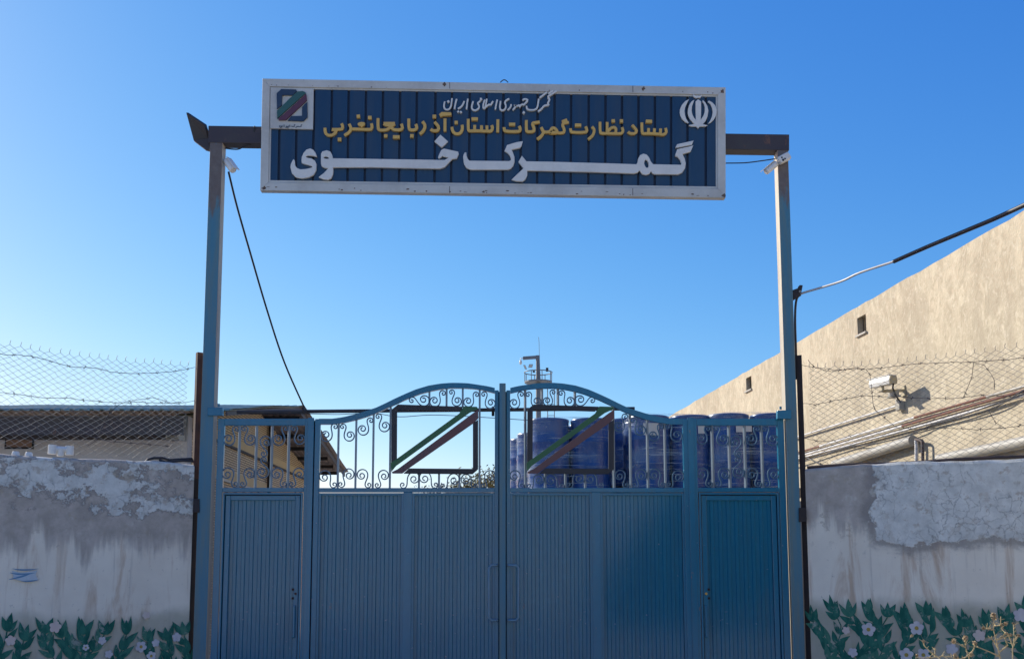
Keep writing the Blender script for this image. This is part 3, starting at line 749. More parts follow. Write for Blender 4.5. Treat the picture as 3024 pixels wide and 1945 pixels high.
lettering([[(448, 255), (468, 300), (462, 338), (440, 353), (285, 355)], [(285, 355), (355, 372), (345, 415), (300, 448), (245, 460), (195, 440), (170, 395), (168, 328)],
           [(950, 255), (963, 300), (955, 345), (930, 358), (800, 355)], [(800, 353), (640, 350), (612, 345)], [(575, 265), (600, 310), (610, 345), (585, 395), (545, 428), (495, 455)],
           [(1062, 168), (1062, 335), (1078, 362), (1110, 370), (1195, 368), (1240, 345), (1290, 300), (1345, 262)], [(1155, 255), (1345, 255)], [(1160, 260), (1200, 285), (1260, 290), (1300, 300)], [(1275, 310), (1310, 350), (1345, 367), (1440, 367), (1475, 340), (1470, 300), (1455, 265)],
           [(1580, 178), (1580, 335), (1600, 365), (1640, 370), (1680, 365), (1712, 345), (1715, 305), (1698, 270)], [(1812, 225), (1850, 270), (1855, 315), (1835, 370), (1800, 410), (1765, 435)],
           [(2015, 232), (2060, 280), (2088, 325), (2075, 370), (2040, 383), (1985, 380), (1950, 355)], [(2190, 178), (2190, 395)]], ws, *A, YL, gd, g_,
          [(415, 527, 62, 62, 0), (733, 140, 60, 60, .12), (925, 162, 62, 62, 0), (1193, 470, 58, 58, 0), (1370, 488, 115, 60, 0), (1633, 470, 60, 60, 0), (2012, 145, 62, 62, 0)],
          [[(718, 272), (740, 248), (785, 238), (835, 246), (848, 262), (838, 290), (805, 315), (790, 332), (770, 312), (735, 300)], [(2090, 110), (2135, 72), (2295, 78), (2302, 128), (2150, 140), (2118, 158)]])
lettering([[(428, 325), (440, 380), (425, 440), (390, 490), (335, 505), (280, 490), (240, 440), (228, 365)],
           [(550, 208), (550, 410), (565, 440), (600, 445), (665, 440), (800, 442)], [(677, 328), (677, 435)], [(812, 335), (812, 440)], [(800, 442), (860, 450), (920, 450)], [(918, 340), (918, 450)], [(915, 450), (985, 455), (1020, 425), (1030, 380), (1010, 335)],
           [(1133, 220), (1130, 475)], [(1255, 375), (1258, 430), (1290, 455), (1520, 462), (1565, 445), (1575, 400), (1550, 350)],
           [(1692, 236), (1690, 430), (1710, 462), (1750, 465), (1810, 462), (1845, 440), (1845, 400), (1825, 345), (1810, 305), (1835, 287), (1955, 272)],
           [(1985, 375), (2010, 430), (2035, 470), (2000, 530), (1960, 575), (1905, 610)], [(2035, 470), (2160, 470), (2185, 400), (2230, 385), (2280, 420), (2300, 470), (2250, 482), (2165, 470)]], ws, *B, YL, gd, g_,
          [(314, 283, 68, 68, 0), (678, 215, 130, 68, 0), (1412, 320, 130, 66, 0)])
lettering([[(10, 398), (30, 395), (50, 320), (95, 300), (140, 330), (160, 390), (115, 402), (25, 398)], [(150, 394), (260, 398), (295, 370), (290, 320), (265, 265), (262, 228), (290, 210), (378, 198)], [(250, 185), (345, 150)],
           [(408, 310), (412, 365), (440, 385), (680, 388), (715, 360), (710, 320), (690, 275)], [(808, 280), (845, 320), (850, 370), (830, 430), (790, 475), (735, 515)],
           [(958, 190), (958, 380), (980, 405), (1090, 405), (1240, 408)], [(1090, 195), (1090, 400)], [(1092, 400), (1130, 330), (1190, 290), (1240, 295), (1260, 340), (1240, 405)], [(1238, 408), (1340, 412), (1380, 385), (1385, 340), (1365, 295)],
           [(1555, 250), (1600, 300), (1640, 350), (1625, 395), (1580, 415), (1510, 408), (1480, 375)],
           [(1735, 205), (1738, 390), (1760, 412), (1840, 408), (1960, 412)], [(1860, 312), (1858, 405)], [(1970, 315), (1968, 410)], [(1955, 414), (2070, 422)], [(2085, 320), (2080, 420)], [(2070, 425), (2140, 435), (2185, 400), (2190, 360), (2175, 310)]], 4.1, *C, YL, gd, g_,
          [(548, 258, 122, 64, 0), (1203, 178, 66, 64, .05), (1355, 180, 64, 66, 0), (1866, 188, 122, 64, -.03)])
W = (1260, 240, 5.443); dd = R(45)
lettering([[(408, 275), (400, 340), (390, 410), (360, 450), (320, 462), (285, 440), (275, 390), (290, 325)], [(482, 285), (465, 340), (447, 447)], [(605, 320), (580, 380), (545, 420), (503, 442)], [(662, 283), (650, 360), (640, 452)],
           [(890, 285), (870, 300), (850, 330), (815, 350), (838, 385), (845, 425), (810, 462), (765, 472), (728, 450), (722, 400), (748, 322)],
           [(935, 300), (915, 350), (905, 410), (920, 450), (945, 415), (967, 285)], [(940, 420), (985, 390), (1000, 372), (1020, 388), (1040, 368), (1068, 322)], [(1135, 298), (1117, 370), (1103, 455)],
           [(1328, 285), (1290, 300), (1250, 340), (1270, 380), (1275, 430), (1240, 470), (1195, 472), (1172, 430), (1188, 322)], [(1358, 375), (1350, 420), (1303, 467)],
           [(1385, 466), (1412, 435), (1438, 400), (1415, 388), (1430, 400), (1465, 402), (1490, 385), (1500, 425)], [(1496, 398), (1540, 372), (1560, 388), (1590, 350), (1630, 310), (1600, 290), (1560, 292), (1545, 312)],
           [(1605, 400), (1610, 455), (1670, 470), (1740, 465), (1780, 430), (1790, 360), (1802, 288)], [(1815, 272), (1932, 183)],
           [(1945, 268), (1980, 290), (1960, 330), (1945, 362), (1965, 385), (1920, 392), (1880, 400), (1850, 450), (1788, 492)], [(1945, 255), (2087, 163)], [(1958, 207), (2030, 163)]], 2.4, *W, YL, .02, M['letter'],
          [(348, 332, 36, 36, dd), (508, 495, 30, 30, dd), (550, 502, 30, 30, dd), (1560, 510, 36, 36, dd)], [[(855, 275), (890, 280), (888, 310), (858, 312)]])
e = lambda o, pts: [(o[0] + x / o[2], o[1] + y / o[2]) for x, y in pts]
Lc = (840, 390, 4.606); Mc = (1340, 390, 6.653); Nc = (1660, 390, 5.702); Ec = (1990, 260, 11.847); Kc = (800, 230, 9.623)
bd = .028; wh = M['letter']
outline('lettering', [e(Lc, [(85, 480), (90, 440), (105, 405), (124, 375), (137, 392), (140, 450), (165, 490), (215, 512), (290, 508), (350, 495), (388, 480), (370, 462), (320, 445), (265, 432), (240, 420), (235, 390), (240, 340), (265, 285), (300, 245), (350, 228), (390, 245), (420, 285), (438, 335), (400, 325), (350, 318), (300, 322), (283, 340), (310, 355), (370, 365), (415, 395), (433, 440), (428, 520), (395, 580), (330, 615), (240, 630), (160, 615), (105, 560)])], YL, bd, wh, sign)
outline('lettering', [e(Lc, [(500, 300), (520, 268), (575, 252), (622, 268), (648, 315), (655, 362), (2180, 385), (2243, 350), (2150, 325), (2104, 362), (2092, 345), (2110, 300), (2135, 250), (2170, 230), (2360, 272), (2367, 298), (2342, 360), (2282, 366), (2230, 420), (2180, 475), (2120, 498), (1900, 495), (1200, 478), (657, 480), (662, 520), (655, 580), (630, 630), (590, 648), (530, 640), (470, 615), (540, 560), (605, 490), (545, 485), (510, 465), (500, 430)]),
                       e(Lc, [(528, 350), (550, 331), (590, 338), (622, 366), (570, 370), (535, 362)]), ], YL, bd, wh, sign)
outline('lettering', [e(Lc, [(2122, 42), (2220, 130), (2140, 210), (2045, 128)])], YL, bd, wh, sign)
outline('lettering', [e(Mc, [(188, 500), (195, 450), (220, 408), (243, 410), (248, 470), (270, 530), (305, 570), (1090, 578), (1125, 560), (1128, 520), (1105, 460), (1060, 410), (1002, 375), (1050, 262), (1240, 205), (1350, 188), (1325, 270), (1300, 310), (1130, 345), (1160, 410), (1188, 490), (1190, 580), (1165, 665), (1120, 715), (1070, 738), (330, 738), (250, 700), (205, 625)])], YL, bd, wh, sign)
hole = [(1420 + 40 * math.cos(t) + 10 * math.sin(t), 537 + 72 * math.sin(t)) for t in [2 * math.pi * i / 20 for i in range(20)]]
outline('lettering', [e(Mc, [(1275, 590), (1340, 475), (1425, 583), (1900, 590)]) + e(Nc, [(800, 533), (1250, 548), (1270, 520), (1285, 450), (1315, 395), (1370, 370), (1420, 385), (1460, 430), (1490, 500), (1530, 548), (2005, 558), (2012, 530), (1990, 470), (1950, 420), (1905, 395), (1940, 295), (2150, 248), (2202, 232), (2160, 330), (2020, 370), (2060, 450), (2077, 530), (2065, 610), (2020, 680), (1950, 712), (1550, 708), (1520, 690), (1497, 650), (1470, 700), (1410, 722), (1350, 705), (1300, 640), (1270, 680), (1210, 697), (600, 675)]) + e(Mc, [(1900, 765), (1440, 755), (1440, 850), (1400, 930), (1350, 970), (1240, 965), (1145, 935), (1270, 815), (1378, 715)]), e(Nc, hole)], YL, bd, wh, sign)
outline('lettering', [e(Nc, [(1940, 210), (2207, 152), (2180, 215), (1912, 265)])], YL, bd, wh, sign)
for lp in ([(520, 405), (400, 470), (290, 590), (220, 740), (210, 850), (230, 960), (290, 1080), (390, 1180), (490, 1230), (510, 1215), (430, 1090), (385, 960), (365, 820), (385, 690), (440, 560)],
           [(712, 425), (620, 480), (540, 600), (500, 740), (490, 860), (510, 970), (570, 1090), (660, 1200), (735, 1270), (540, 1300), (530, 1320), (640, 1345), (780, 1345), (845, 1420), (900, 1345), (1100, 1345), (1165, 1310), (1000, 1275), (1100, 1160), (1170, 1000), (1200, 800), (1170, 650), (1100, 520), (1015, 435), (1000, 470), (1060, 560), (1090, 680), (1085, 830), (1045, 960), (980, 1070), (930, 1135), (945, 900), (948, 480), (845, 405), (765, 480), (765, 700), (775, 1130), (700, 1050), (640, 930), (615, 800), (630, 640), (670, 530)],
           [(1225, 450), (1340, 510), (1440, 620), (1485, 760), (1490, 880), (1450, 1010), (1380, 1120), (1290, 1200), (1205, 1250), (1215, 1230), (1290, 1120), (1345, 980), (1365, 830), (1340, 680), (1280, 560), (1195, 490)],
           [(690, 225), (725, 270), (790, 295), (835, 275), (870, 295), (930, 280), (970, 245), (965, 290), (920, 345), (850, 340), (790, 355), (720, 330), (670, 270)]):
    outline('emblem', [e(Ec, lp)], YL, .02, wh, sign, .002)
mb = MB(); mb.pxprism([(799, 258), (926, 262), (924, 382), (798, 379)], YS - .014, YS + .011); lg = mb.build('logo_plate', M['signwhite'], sign, bevel=.003)
yk = YS - .0145
for mt, lp in (('navy', [(300, 325), (710, 335), (735, 375), (625, 490), (315, 490), (305, 780), (175, 880), (165, 440)]), ('navy', [(1030, 690), (1035, 1120), (915, 1230), (480, 1215), (580, 1090), (885, 1085), (890, 830)]),
               ('lgreen', [(175, 940), (640, 490), (760, 395), (900, 380), (960, 405), (985, 430), (180, 1150)]), ('lred', [(1000, 460), (1020, 640), (420, 1200), (225, 1200), (205, 1160), (350, 1050)])):
    outline('logo_mark', [e(Kc, lp)], yk, .018, M[mt], lg, .001)
mbn = lettering([[(890, 1325), (845, 1350), (872, 1385), (790, 1393), (775, 1370), (755, 1393), (735, 1393)], [(738, 1370), (735, 1400), (700, 1420)], [(692, 1325), (650, 1350), (677, 1385), (600, 1393), (590, 1365)], [(540, 1330), (538, 1395)],
           [(510, 1360), (500, 1393), (455, 1393), (450, 1372), (442, 1405), (415, 1420)], [(375, 1330), (372, 1395)], [(322, 1360), (310, 1405), (270, 1415), (247, 1395), (250, 1360)]], .85, *Kc, yk, .004, M['navy'],
          [(285, 1370, 16, 16, dd), (490, 1425, 14, 14, dd), (465, 1425, 14, 14, dd)])
mbn.parent = lg

# ------------------------------------------------------------------ things fixed to the portal
fl = thing('floodlight', P(600, 430, D + .08), 'dark floodlight seen from behind at the top corner of the left post', 'floodlight')
mb = MB(); q = [(549, 332), (603, 368), (617, 413), (572, 417)]
fr = [P(u, v, D + dy) for (u, v), dy in zip(q, (.02, .0, .10, .12))]; n_ = (fr[1] - fr[0]).cross(fr[3] - fr[0]).normalized()
if n_.y > 0: n_ = -n_
mb.prism(fr, [p - n_ * .05 for p in fr]); mb.build('lamp_head', M['black'], fl, bevel=.006)
mb = MB(); a = [P(u, v, D + .085) for u, v in ((571, 414), (617, 409), (618, 444), (606, 441))]; mb.prism(a, [p + Vector((0, .05, 0)) for p in a]); mb.build('bracket', M['beam'], fl, bevel=.003)

def bullet(name, a, b, r, label, root, stick, capmat='white', group='small security cameras'):
    a, b = Vector(a), Vector(b); t = thing(name, root, label, 'security camera', group)
    d = (b - a).normalized(); mb = MB()
    mb.tube([a, a + d * .012, b - d * .012, b], [r * .8, r, r, r * .92], 14); h = mb.build('housing', M['white'], t, bevel=.003)
    mb = MB(); u = Vector((0, 0, 1)); s = d.cross(u).normalized(); u = s.cross(d)
    mb.obox((a + b) / 2 + u * (r + .004) + d * .02, d * ((b - a).length / 2 + .012), s * r * .95, u * .004); mb.build('sun_shield', M['white'], t)
    mb = MB(); mb.tube([b + d * .0005, b + d * .004], r * .7, 12); mb.build('lens', M[capmat], t)
    mb = MB(); m_ = (a + b) / 2 - u * r * .2; mb.tube([m_, (m_ + Vector(root)) / 2 + Vector((0, 0, -.01)), root], .011, 8); mb.tube([Vector(root) - Vector((stick, 0, 0)), root], .03, 10); mb.build('bracket', M['white'], t)
    return t
pa, pb = P(668, 474, D + .06), P(689, 503, D + .0)
bullet('security_camera', pa, pb, .042, 'white bullet camera under the left end of the crossbeam, pointing down to the right', P(655, 468, D + .08), .02)
pa, pb = P(2293, 482, D - .03), P(2262, 508, D - .06)
bullet('security_camera', pa, pb, .036, 'white bullet camera with a sunlit lens on the right post, pointing down left', P(2306, 478, D - .01), -.0, 'white')
t = thing('security_camera', P(2318, 468, D - .02), 'white box camera with three dark lens holes across the front of the right post', 'security camera', 'small security cameras')
c0 = P(2315, 468, D - .06); dv = (P(2334, 459, D - .05) - P(2299, 478, D - .07)).normalized(); up = Vector((0, -1, 0)).cross(dv).normalized(); up = -up if up.z < 0 else up
mb = MB(); mb.obox(c0, dv * .075, Vector((0, .04, 0)), up * .043); mb.build('housing', M['white'], t, bevel=.015)
mb = MB()
for k, (i, j) in enumerate(((-.035, .012), (-.038, -.02), (-.010, -.018))):
    q = c0 + dv * i + up * j; mb.tube([q + Vector((0, -.0385, 0)), q + Vector((0, -.043, 0))], .010 + .004 * (k == 1), 12)
mb.build('lens', M['black'], t)
# clamp and cables on the right post
cl = thing('cable_clamp', P(2350, 870, D + .05), 'black steel bracket clamped high on the right side of the right post', 'bracket')
mb = MB(); mb.pxprism([(2341, 856), (2358, 850), (2362, 841), (2371, 842), (2365, 872), (2344, 885)], D + .02, D + .08); mb.build('plate', M['darksteel'], cl, bevel=.003)
mb = MB(); q = P(2361, 861, D + .015); mb.tube([q, q + Vector((0, -.02, 0))], .012, 8); mb.build('bolt', M['greypipe'], cl)
def px_cable(name, pts, r, mat, label, cat='cable'):
    mb = MB(); q = [P(u, v, y) for u, v, y in pts]
    if len(q) > 2:
        sm = []
        for i in range(len(q) - 1):
            a = q[max(i - 1, 0)]; b = q[i]; c = q[i + 1]; d = q[min(i + 2, len(q) - 1)]
            for k in range(6):
                t = k / 6; sm.append(.5 * ((2 * b) + (c - a) * t + (2 * a - 5 * b + 4 * c - d) * t * t + (3 * b - a - 3 * c + d) * t ** 3))
        sm.append(q[-1]); q = sm
    mb.tube(q, r, 8); return tag(mb.build(name, mat), label, cat)
px_cable('power_cable', [(675, 508, D + .05), (700, 610, D + .4), (740, 750, D + .9), (790, 920, D + 1.6), (840, 1070, D + 2.2), (900, 1206, D + 3.0)], .012, M['cable'], 'black cable hanging from the left post camera down to the pipe behind the gate')
px_cable('power_cable', [(664, 438, D + .04), (690, 441, D + .04), (706, 440, D + .03), (722, 432, D + .03), (745, 421, D + .03), (752, 372, D - .02)], .008, M['cable'], 'short black cable under the left end of the crossbeam')
px_cable('power_cable', [(2143, 482, D + .05), (2200, 481, D + .05), (2250, 475, D + .05), (2290, 469, D + .05)], .007, M['cable'], 'thin black cable from the sign to the right post')
px_cable('power_cable', [(2364, 868, D + .04), (2380, 862, D - .05), (2480, 832, D - .5), (2540, 805, D - .8), (2640, 772, D - 1.2)], .013, M['cablegrey'], 'pale grey start of the overhead cable leaving the right post clamp')
px_cable('power_cable', [(2640, 772, D - 1.2), (2740, 728, D - 1.7), (2860, 678, D - 2.3), (2950, 640, D - 2.7), (3110, 566, D - 3.4)], .021, M['cable'], 'thick black overhead cable rising to the right above the cream wall')
px_cable('power_cable', [(2364, 870, D + .03), (2352, 885, D + .05), (2348, 940, D + .06), (2351, 1050, D + .10), (2352, 1120, D + .12)], .013, M['cable'], 'black cable dropping beside the right post to the dark fence post')
px_cable('power_cable', [(735, 1205 + 17, D + .33), (900, 1221, D + .33), (1000, 1223, D + .33), (1100, 1219, D + .33), (1180, 1230, D + .4), (1300, 1225, D + .5), (1560, 1240, D + .8)], .004, M['cable'], 'thin wire strung loosely below the pipe behind the gate')
for u0, u1, v0, v1 in ((571, 588, 1472, 1512), (2360, 2381, 1498, 1540)):     # flat hasps bridging post and wall
    mb = MB(); mb.pxprism([(u0, v0), (u1, v0), (u1, v1), (u0, v1)], D - .022, D - .002); mb.build('hasp', M['darksteel'], portal, bevel=.004)

# ------------------------------------------------------------------ right building
BN = Vector((-1, -.1007, 0)).normalized(); B0 = Vector((6.12, 12, 0)); BD = Vector((-.1007, 1, 0)).normalized()
hb = lambda u, v, off=0.0: hit(u, v, B0 + BN * off, BN)
def plaster_mat():
    n = NT('cream_plaster'); v = n.map((1, 1, .55))
    c = n.mix(n.ramp(n.noise(.8, 8, .68, v, .8), .36, .64), (.55, .475, .35), (.42, .36, .268))
    c = n.mix(n.m('MULTIPLY', n.ramp(n.noise(2.2, 8, .72, n.map((1, 1, .8)), 1.2), .47, .66), .55), c, (.645, .565, .42))
    c = n.mix(n.m('MULTIPLY', n.ramp(n.noise(1, 6, .65, n.map((3.5, 3.5, .45)), 1), .48, .72), .38), c, (.40, .335, .25))
    c = n.mix(n.m('MULTIPLY', n.ramp(n.noise(5.5, 9, .74, n.map((1, 1, .6), (2, 5, 1)), 1.6), .44, .62), .55), c, (.36, .30, .215))
    c = n.mix(n.m('MULTIPLY', n.ramp(n.noise(11, 8, .7, n.map((1, 1, .7), (7, 1, 3)), .8), .52, .66), .5), c, (.645, .575, .45))
    h = n.m('ADD', n.noise(2.2, 8, .72, n.map((1, 1, .8)), 1.2), n.m('MULTIPLY', n.noise(25, 5), .3)); n.bump(h, .5, .03)
    return n.fin(c, .95, 0, .15)
ztop = hb(2500, 925).z
bld = thing('plaster_building', B0 + BD * 8 - BN * 3, 'long cream plastered building lit by the sun on the right', 'building')
yy = [-9, 34]; mb = MB(); N = 120; r_ = random.Random(4); ring = []
sl_ = (hb(2000, 1215).z - hb(3000, 636).z) / ((hb(2000, 1215) - hb(3000, 636)).dot(BD))
base_t = (hb(3000, 636) - B0).dot(BD); zb0 = hb(3000, 636).z
holes = [((2533, 932), (2559, 984)), ((2204, 1112), (2220, 1151))]
# front face as a grid with openings for the vents
ts = sorted(set([yy[0] + (yy[1] - yy[0]) * i / N for i in range(N + 1)])); tv = []
for (a, b) in holes:
    t0 = (hb(b[0], b[1]) - B0).dot(BD); t1 = (hb(a[0], b[1]) - B0).dot(BD); tv.append((min(t0, t1), max(t0, t1), hb((a[0] + b[0]) / 2, b[1]).z, hb((a[0] + b[0]) / 2, a[1]).z))
ts = [t for t in ts if not any(a - .02 < t < b + .02 for a, b, *_ in tv)] + [x for a, b, *_ in tv for x in (a, b)]; ts.sort()
zt_at = {t: zb0 + (t - base_t) * sl_ + r_.uniform(-.012, .012) for t in ts}
pt = lambda t, z, off=0: B0 + BD * t + BN * off + Vector((0, 0, z))
for a, b in zip(ts[:-1], ts[1:]):
    hv = [h for h in tv if abs(h[0] - a) < 1e-6]
    if hv:
        h = hv[0]; mb.add([pt(a, 0), pt(b, 0), pt(b, h[2]), pt(a, h[2])], [(0, 1, 2, 3)]); mb.add([pt(a, h[3]), pt(b, h[3]), pt(b, zt_at[b]), pt(a, zt_at[a])], [(0, 1, 2, 3)])
        for q in ([(a, h[2]), (a, h[3])], [(b, h[2]), (b, h[3])], [(a, h[2]), (b, h[2])], [(a, h[3]), (b, h[3])]):
            mb.add([pt(*q[0]), pt(*q[1]), pt(*q[1], off=-.18), pt(*q[0], off=-.18)], [(0, 1, 2, 3)])
    else: mb.add([pt(a, 0), pt(b, 0), pt(b, zt_at[b]), pt(a, zt_at[a])], [(0, 1, 2, 3)])
    mb.add([pt(a, zt_at[a]), pt(b, zt_at[b]), pt(b, zt_at[b] - .01, -.3), pt(a, zt_at[a] - .01, -.3)], [(0, 1, 2, 3)])
    mb.add([pt(a, zt_at[a] - .01, -.3), pt(b, zt_at[b] - .01, -.3), pt(b, 0, -.3), pt(a, 0, -.3)], [(0, 1, 2, 3)])
for t in (ts[0], ts[-1]): mb.add([pt(t, 0), pt(t, zt_at[t]), pt(t, zt_at[t], -6), pt(t, 0, -6)], [(0, 1, 2, 3)])
mb.build('wall', plaster_mat(), bld, fix=False)
for a, b, z0, z1 in tv:
    mb = MB(); c = (a + b) / 2
    for t0, t1, zz0, zz1 in ((a + .004, b - .004, z0 + .004, z1 - .004),):
        q = [pt(t0, zz0, -.17), pt(t1, zz0, -.17), pt(t1, zz1, -.17), pt(t0, zz1, -.17)]; mb.prism(q, [p + BN * .02 for p in q])
    for t0 in (a + (b - a) * .35, a + (b - a) * .68): mb.tube([pt(t0, z0 + .004, -.05), pt(t0, z1 - .004, -.05)], .008, 6)
    mb.build('vent', M['dark'], bld)
    mb = MB(); q = [pt(a - .03, z0 - .035, -.05), pt(b + .03, z0 - .035, -.05), pt(b + .03, z0 - .001, -.05), pt(a - .03, z0 - .001, -.05)]; mb.prism(q, [p + BN * .085 for p in q]); mb.build('vent_sill', M['greypipe'], bld, bevel=.006)
k4 = lambda x, y: (2360 + x / 3.607, 1120 + y / 3.607)
def pipe(segs, r, off, label, group='conduits along the cream wall'):
    allp = [p for s in segs for p in s[0]]; c = hb(*k4(*allp[0]), off)
    t = thing('conduit_pipe', c, label, 'pipe', group)
    for pts, m in segs:
        mb = MB(); q = [hb(*k4(*p), off) for p in pts]; mb.tube(q, r, 10); mb.build('pipe_length', M[m], t)
        for k in range(1, int((q[-1] - q[0]).length / 1.6) + 1):
            c = q[0].lerp(q[-1], k / (int((q[-1] - q[0]).length / 1.6) + 1)); d = (q[-1] - q[0]).normalized()
    return t
pipe([([(-900, 885), (55, 590), (1030, 283)], 'whitepipe')], .016, .05, 'topmost white conduit, ending at the security camera on the cream wall')
pipe([([(-900, 1010), (60, 757), (222, 711)], 'rustpipe'), ([(222, 711), (1230, 405)], 'whitepipe'), ([(1230, 405), (2000, 185)], 'rustpipe'), ([(2000, 185), (2395, 75), (2700, -12)], 'greypipe')], .018, .05, 'conduit with a long rusty middle length, upper one of the bundle on the cream wall')
pipe([([(-900, 1040), (60, 800), (1100, 497)], 'whitepipe'), ([(1100, 497), (2395, 118), (2700, 30)], 'rustpipe')], .018, .05, 'conduit with a rusty brown right half, middle of the bundle on the cream wall')
pipe([([(-900, 1060), (60, 825), (500, 708), (1380, 470), (1850, 335), (2395, 172), (2700, 80)], 'whitepipe')], .015, .05, 'white conduit, lowest of the straight bundle on the cream wall')
pipe([([(380, 905), (1215, 648)], 'greypipe')], .075, .1, 'fat grey duct rising from the wall top to a vertical pipe', None)
pipe([([(1500, 850), (2395, 668), (2800, 580)], 'greypipe')], .075, .1, 'fat grey duct at the lower right behind the brown rail', None)
t = thing('drain_pipe', hb(*k4(1250, 850), .1), 'short looped brown pipe standing at the end of the grey duct', 'pipe')
mb = MB(); mb.tube([hb(*k4(x, y), .1) for x, y in ((1250, 1300), (1250, 700), (1245, 650))], .026, 10); mb.build('riser', M['whitepipe'], t)
mb = MB(); mb.tube([hb(*k4(x, y), .1) for x, y in ((1240, 640), (1290, 645), (1312, 665), (1316, 720), (1318, 1300))], .022, 10); mb.build('bend', M['rail'], t)
def wcable(pts, label, r=.008, m='cable'):
    q = [hb(*k4(*p), .075) for p in pts]; sm = []
    for i in range(len(q) - 1):
        a = q[max(i - 1, 0)]; b = q[i]; c = q[i + 1]; d = q[min(i + 2, len(q) - 1)]
        for k in range(5):
            s = k / 5; sm.append(.5 * ((2 * b) + (c - a) * s + (2 * a - 5 * b + 4 * c - d) * s * s + (3 * b - a - 3 * c + d) * s ** 3))
    mb = MB(); mb.tube(sm + [q[-1]], r, 6); tag(mb.build('wall_cable', M[m]), label, 'cable', 'cables along the conduits')
wcable([(-300, 985), (80, 862), (480, 725), (780, 640), (1000, 585), (1380, 478), (1700, 395), (2000, 290), (2395, 150), (2600, 80)], 'dark cable sagging along the underside of the conduits')
wcable([(-300, 1000), (60, 872), (520, 718), (720, 695), (1000, 640), (1250, 560), (1420, 480), (1850, 372), (2150, 265), (2395, 110), (2600, 40)], 'thin dark cable hanging lowest below the conduits')
wcable([(-200, 700), (50, 815), (140, 860), (230, 895)], 'short dark cable curving down to the wall top beside the dark fence post', .012)
# security camera on the cream wall
tc_ = thing('security_camera', hb(2655, 1205, .0), 'large white box camera with a tan back and swivel bracket on the sunlit cream wall', 'security camera')
k6 = lambda x, y: (2560 + x / 9.622, 1080 + y / 9.622)
OFF = .33
ra = hb(*k6(735, 390), OFF); fa = hb(*k6(165, 520), OFF + .07); ax = (fa - ra); Lh = ax.length / 2; ax.normalize()
sd = ax.cross(Vector((0, 0, 1))).normalized(); u_ = sd.cross(ax)
def hexsec(c, w, h): return [c + sd * (w * x) + u_ * (h * y) for x, y in ((-.75, 1), (.75, 1), (1, -.15), (.8, -1), (-.8, -1), (-1, -.15))]
mb = MB(); mb.prism(hexsec(ra, .068, .062), hexsec(fa, .068, .062)); mb.build('housing', M['white'], tc_, bevel=.006)
mb = MB(); mb.prism(hexsec(ra - ax * .02, .066, .06), hexsec(ra - ax * .0005, .066, .06)); mb.build('back_cap', M['tan'], tc_, bevel=.004)
mb = MB(); mb.obox((ra + fa) / 2 + u_ * .068 + ax * .03, ax * (Lh + .03), sd * .062, u_ * .004); mb.build('sun_shield', M['white'], tc_)
mid = (ra + fa) / 2 - u_ * .062; arm = hb(*k6(1040, 700), .02); el = mid + Vector((0, 0, -.07))
mb = MB(); mb.tube([mid, el], .022, 8); mb.obox((el + arm) / 2 + Vector((0, 0, 0)), (arm - el) / 2, BD * .022, Vector((0, 0, .020))); mb.obox(el, BD * .07, BN * .05, Vector((0, 0, .006)))
q = hb(*k6(1040, 720), .012); mb.obox(q, BD * .05, BN * .012, Vector((0, 0, .08))); mb.build('bracket', M['tan'], tc_, bevel=.003)
c0 = hb(*k6(760, 880), .16); mb = MB(); mb.obox(c0, BD * .12, BN * .055, Vector((0, 0, .008))); mb.obox(c0 + Vector((0, 0, .045)), BD * .075, BN * .05, Vector((0, 0, .04))); mb.build('junction_box', M['greypipe'], tc_, bevel=.004)
mb = MB(); q = hb(*k6(950, 1130), .045); mb.obox(q, BD * .055, BN * .045, Vector((0, 0, .065))); mb.obox(q + Vector((0, 0, .02)) + BD * .075, BD * .02, BN * .03, Vector((0, 0, .085))); mb.build('conduit_box', M['greypipe'], tc_, bevel=.006)
mb = MB(); mb.tube([ra - ax * .015 - u_ * .05, hb(*k6(735, 620), OFF - .02), hb(*k6(790, 780), .22), hb(*k6(880, 930), .12), hb(*k6(960, 1040), .06)], .013, 8); mb.build('flex_cable', M['cable'], tc_)

# ------------------------------------------------------------------ left building with a gable roof
XW = -5.30; Yf = 17.2; Yr = 22.0; Ye = 16.2; Yb = 28.6; Xv = -4.35
ze = P(600, 1210, Ye).z; zr = P(882, 1194, Yr).z; zbk = P(1015, 1393, Yb).z
def brick_mat():
    n = NT('yellow_brick'); x, y, z = n.xyz(); v = n.comb(y, z, 0.0)
    b = n.t.nodes.new('ShaderNodeTexBrick'); n.L(v, b.inputs['Vector']); b.inputs['Scale'].default_value = 1
    b.inputs['Brick Width'].default_value = .21; b.inputs['Row Height'].default_value = .047; b.inputs['Mortar Size'].default_value = .012; b.inputs['Mortar Smooth'].default_value = .2; b.inputs['Bias'].default_value = 0
    b.inputs['Color1'].default_value = (.68, .53, .33, 1); b.inputs['Color2'].default_value = (.60, .45, .29, 1); b.inputs['Mortar'].default_value = (.09, .07, .05, 1)
    b.inputs['Mortar Size'].default_value = .009
    c = n.mix(n.m('MULTIPLY', n.ramp(n.noise(1.1, 6), .4, .7), .4), b.outputs['Color'], (.42, .35, .28))
    bb = n.m('SUBTRACT', 1.0, b.outputs['Fac']); n.bump(bb, .8, .012); return n.fin(c, .9, 0, .2)
def soldier_mat():
    n = NT('soldier_brick'); x, y, z = n.xyz(); s = n.m('FRACT', n.m('DIVIDE', y, .075))
    c = n.mix(n.ramp(s, .84, .9), n.mix(n.noise(6, 3), (.60, .45, .24), (.48, .36, .21)), (.2, .155, .10)); return n.fin(c, .9, 0, .2)
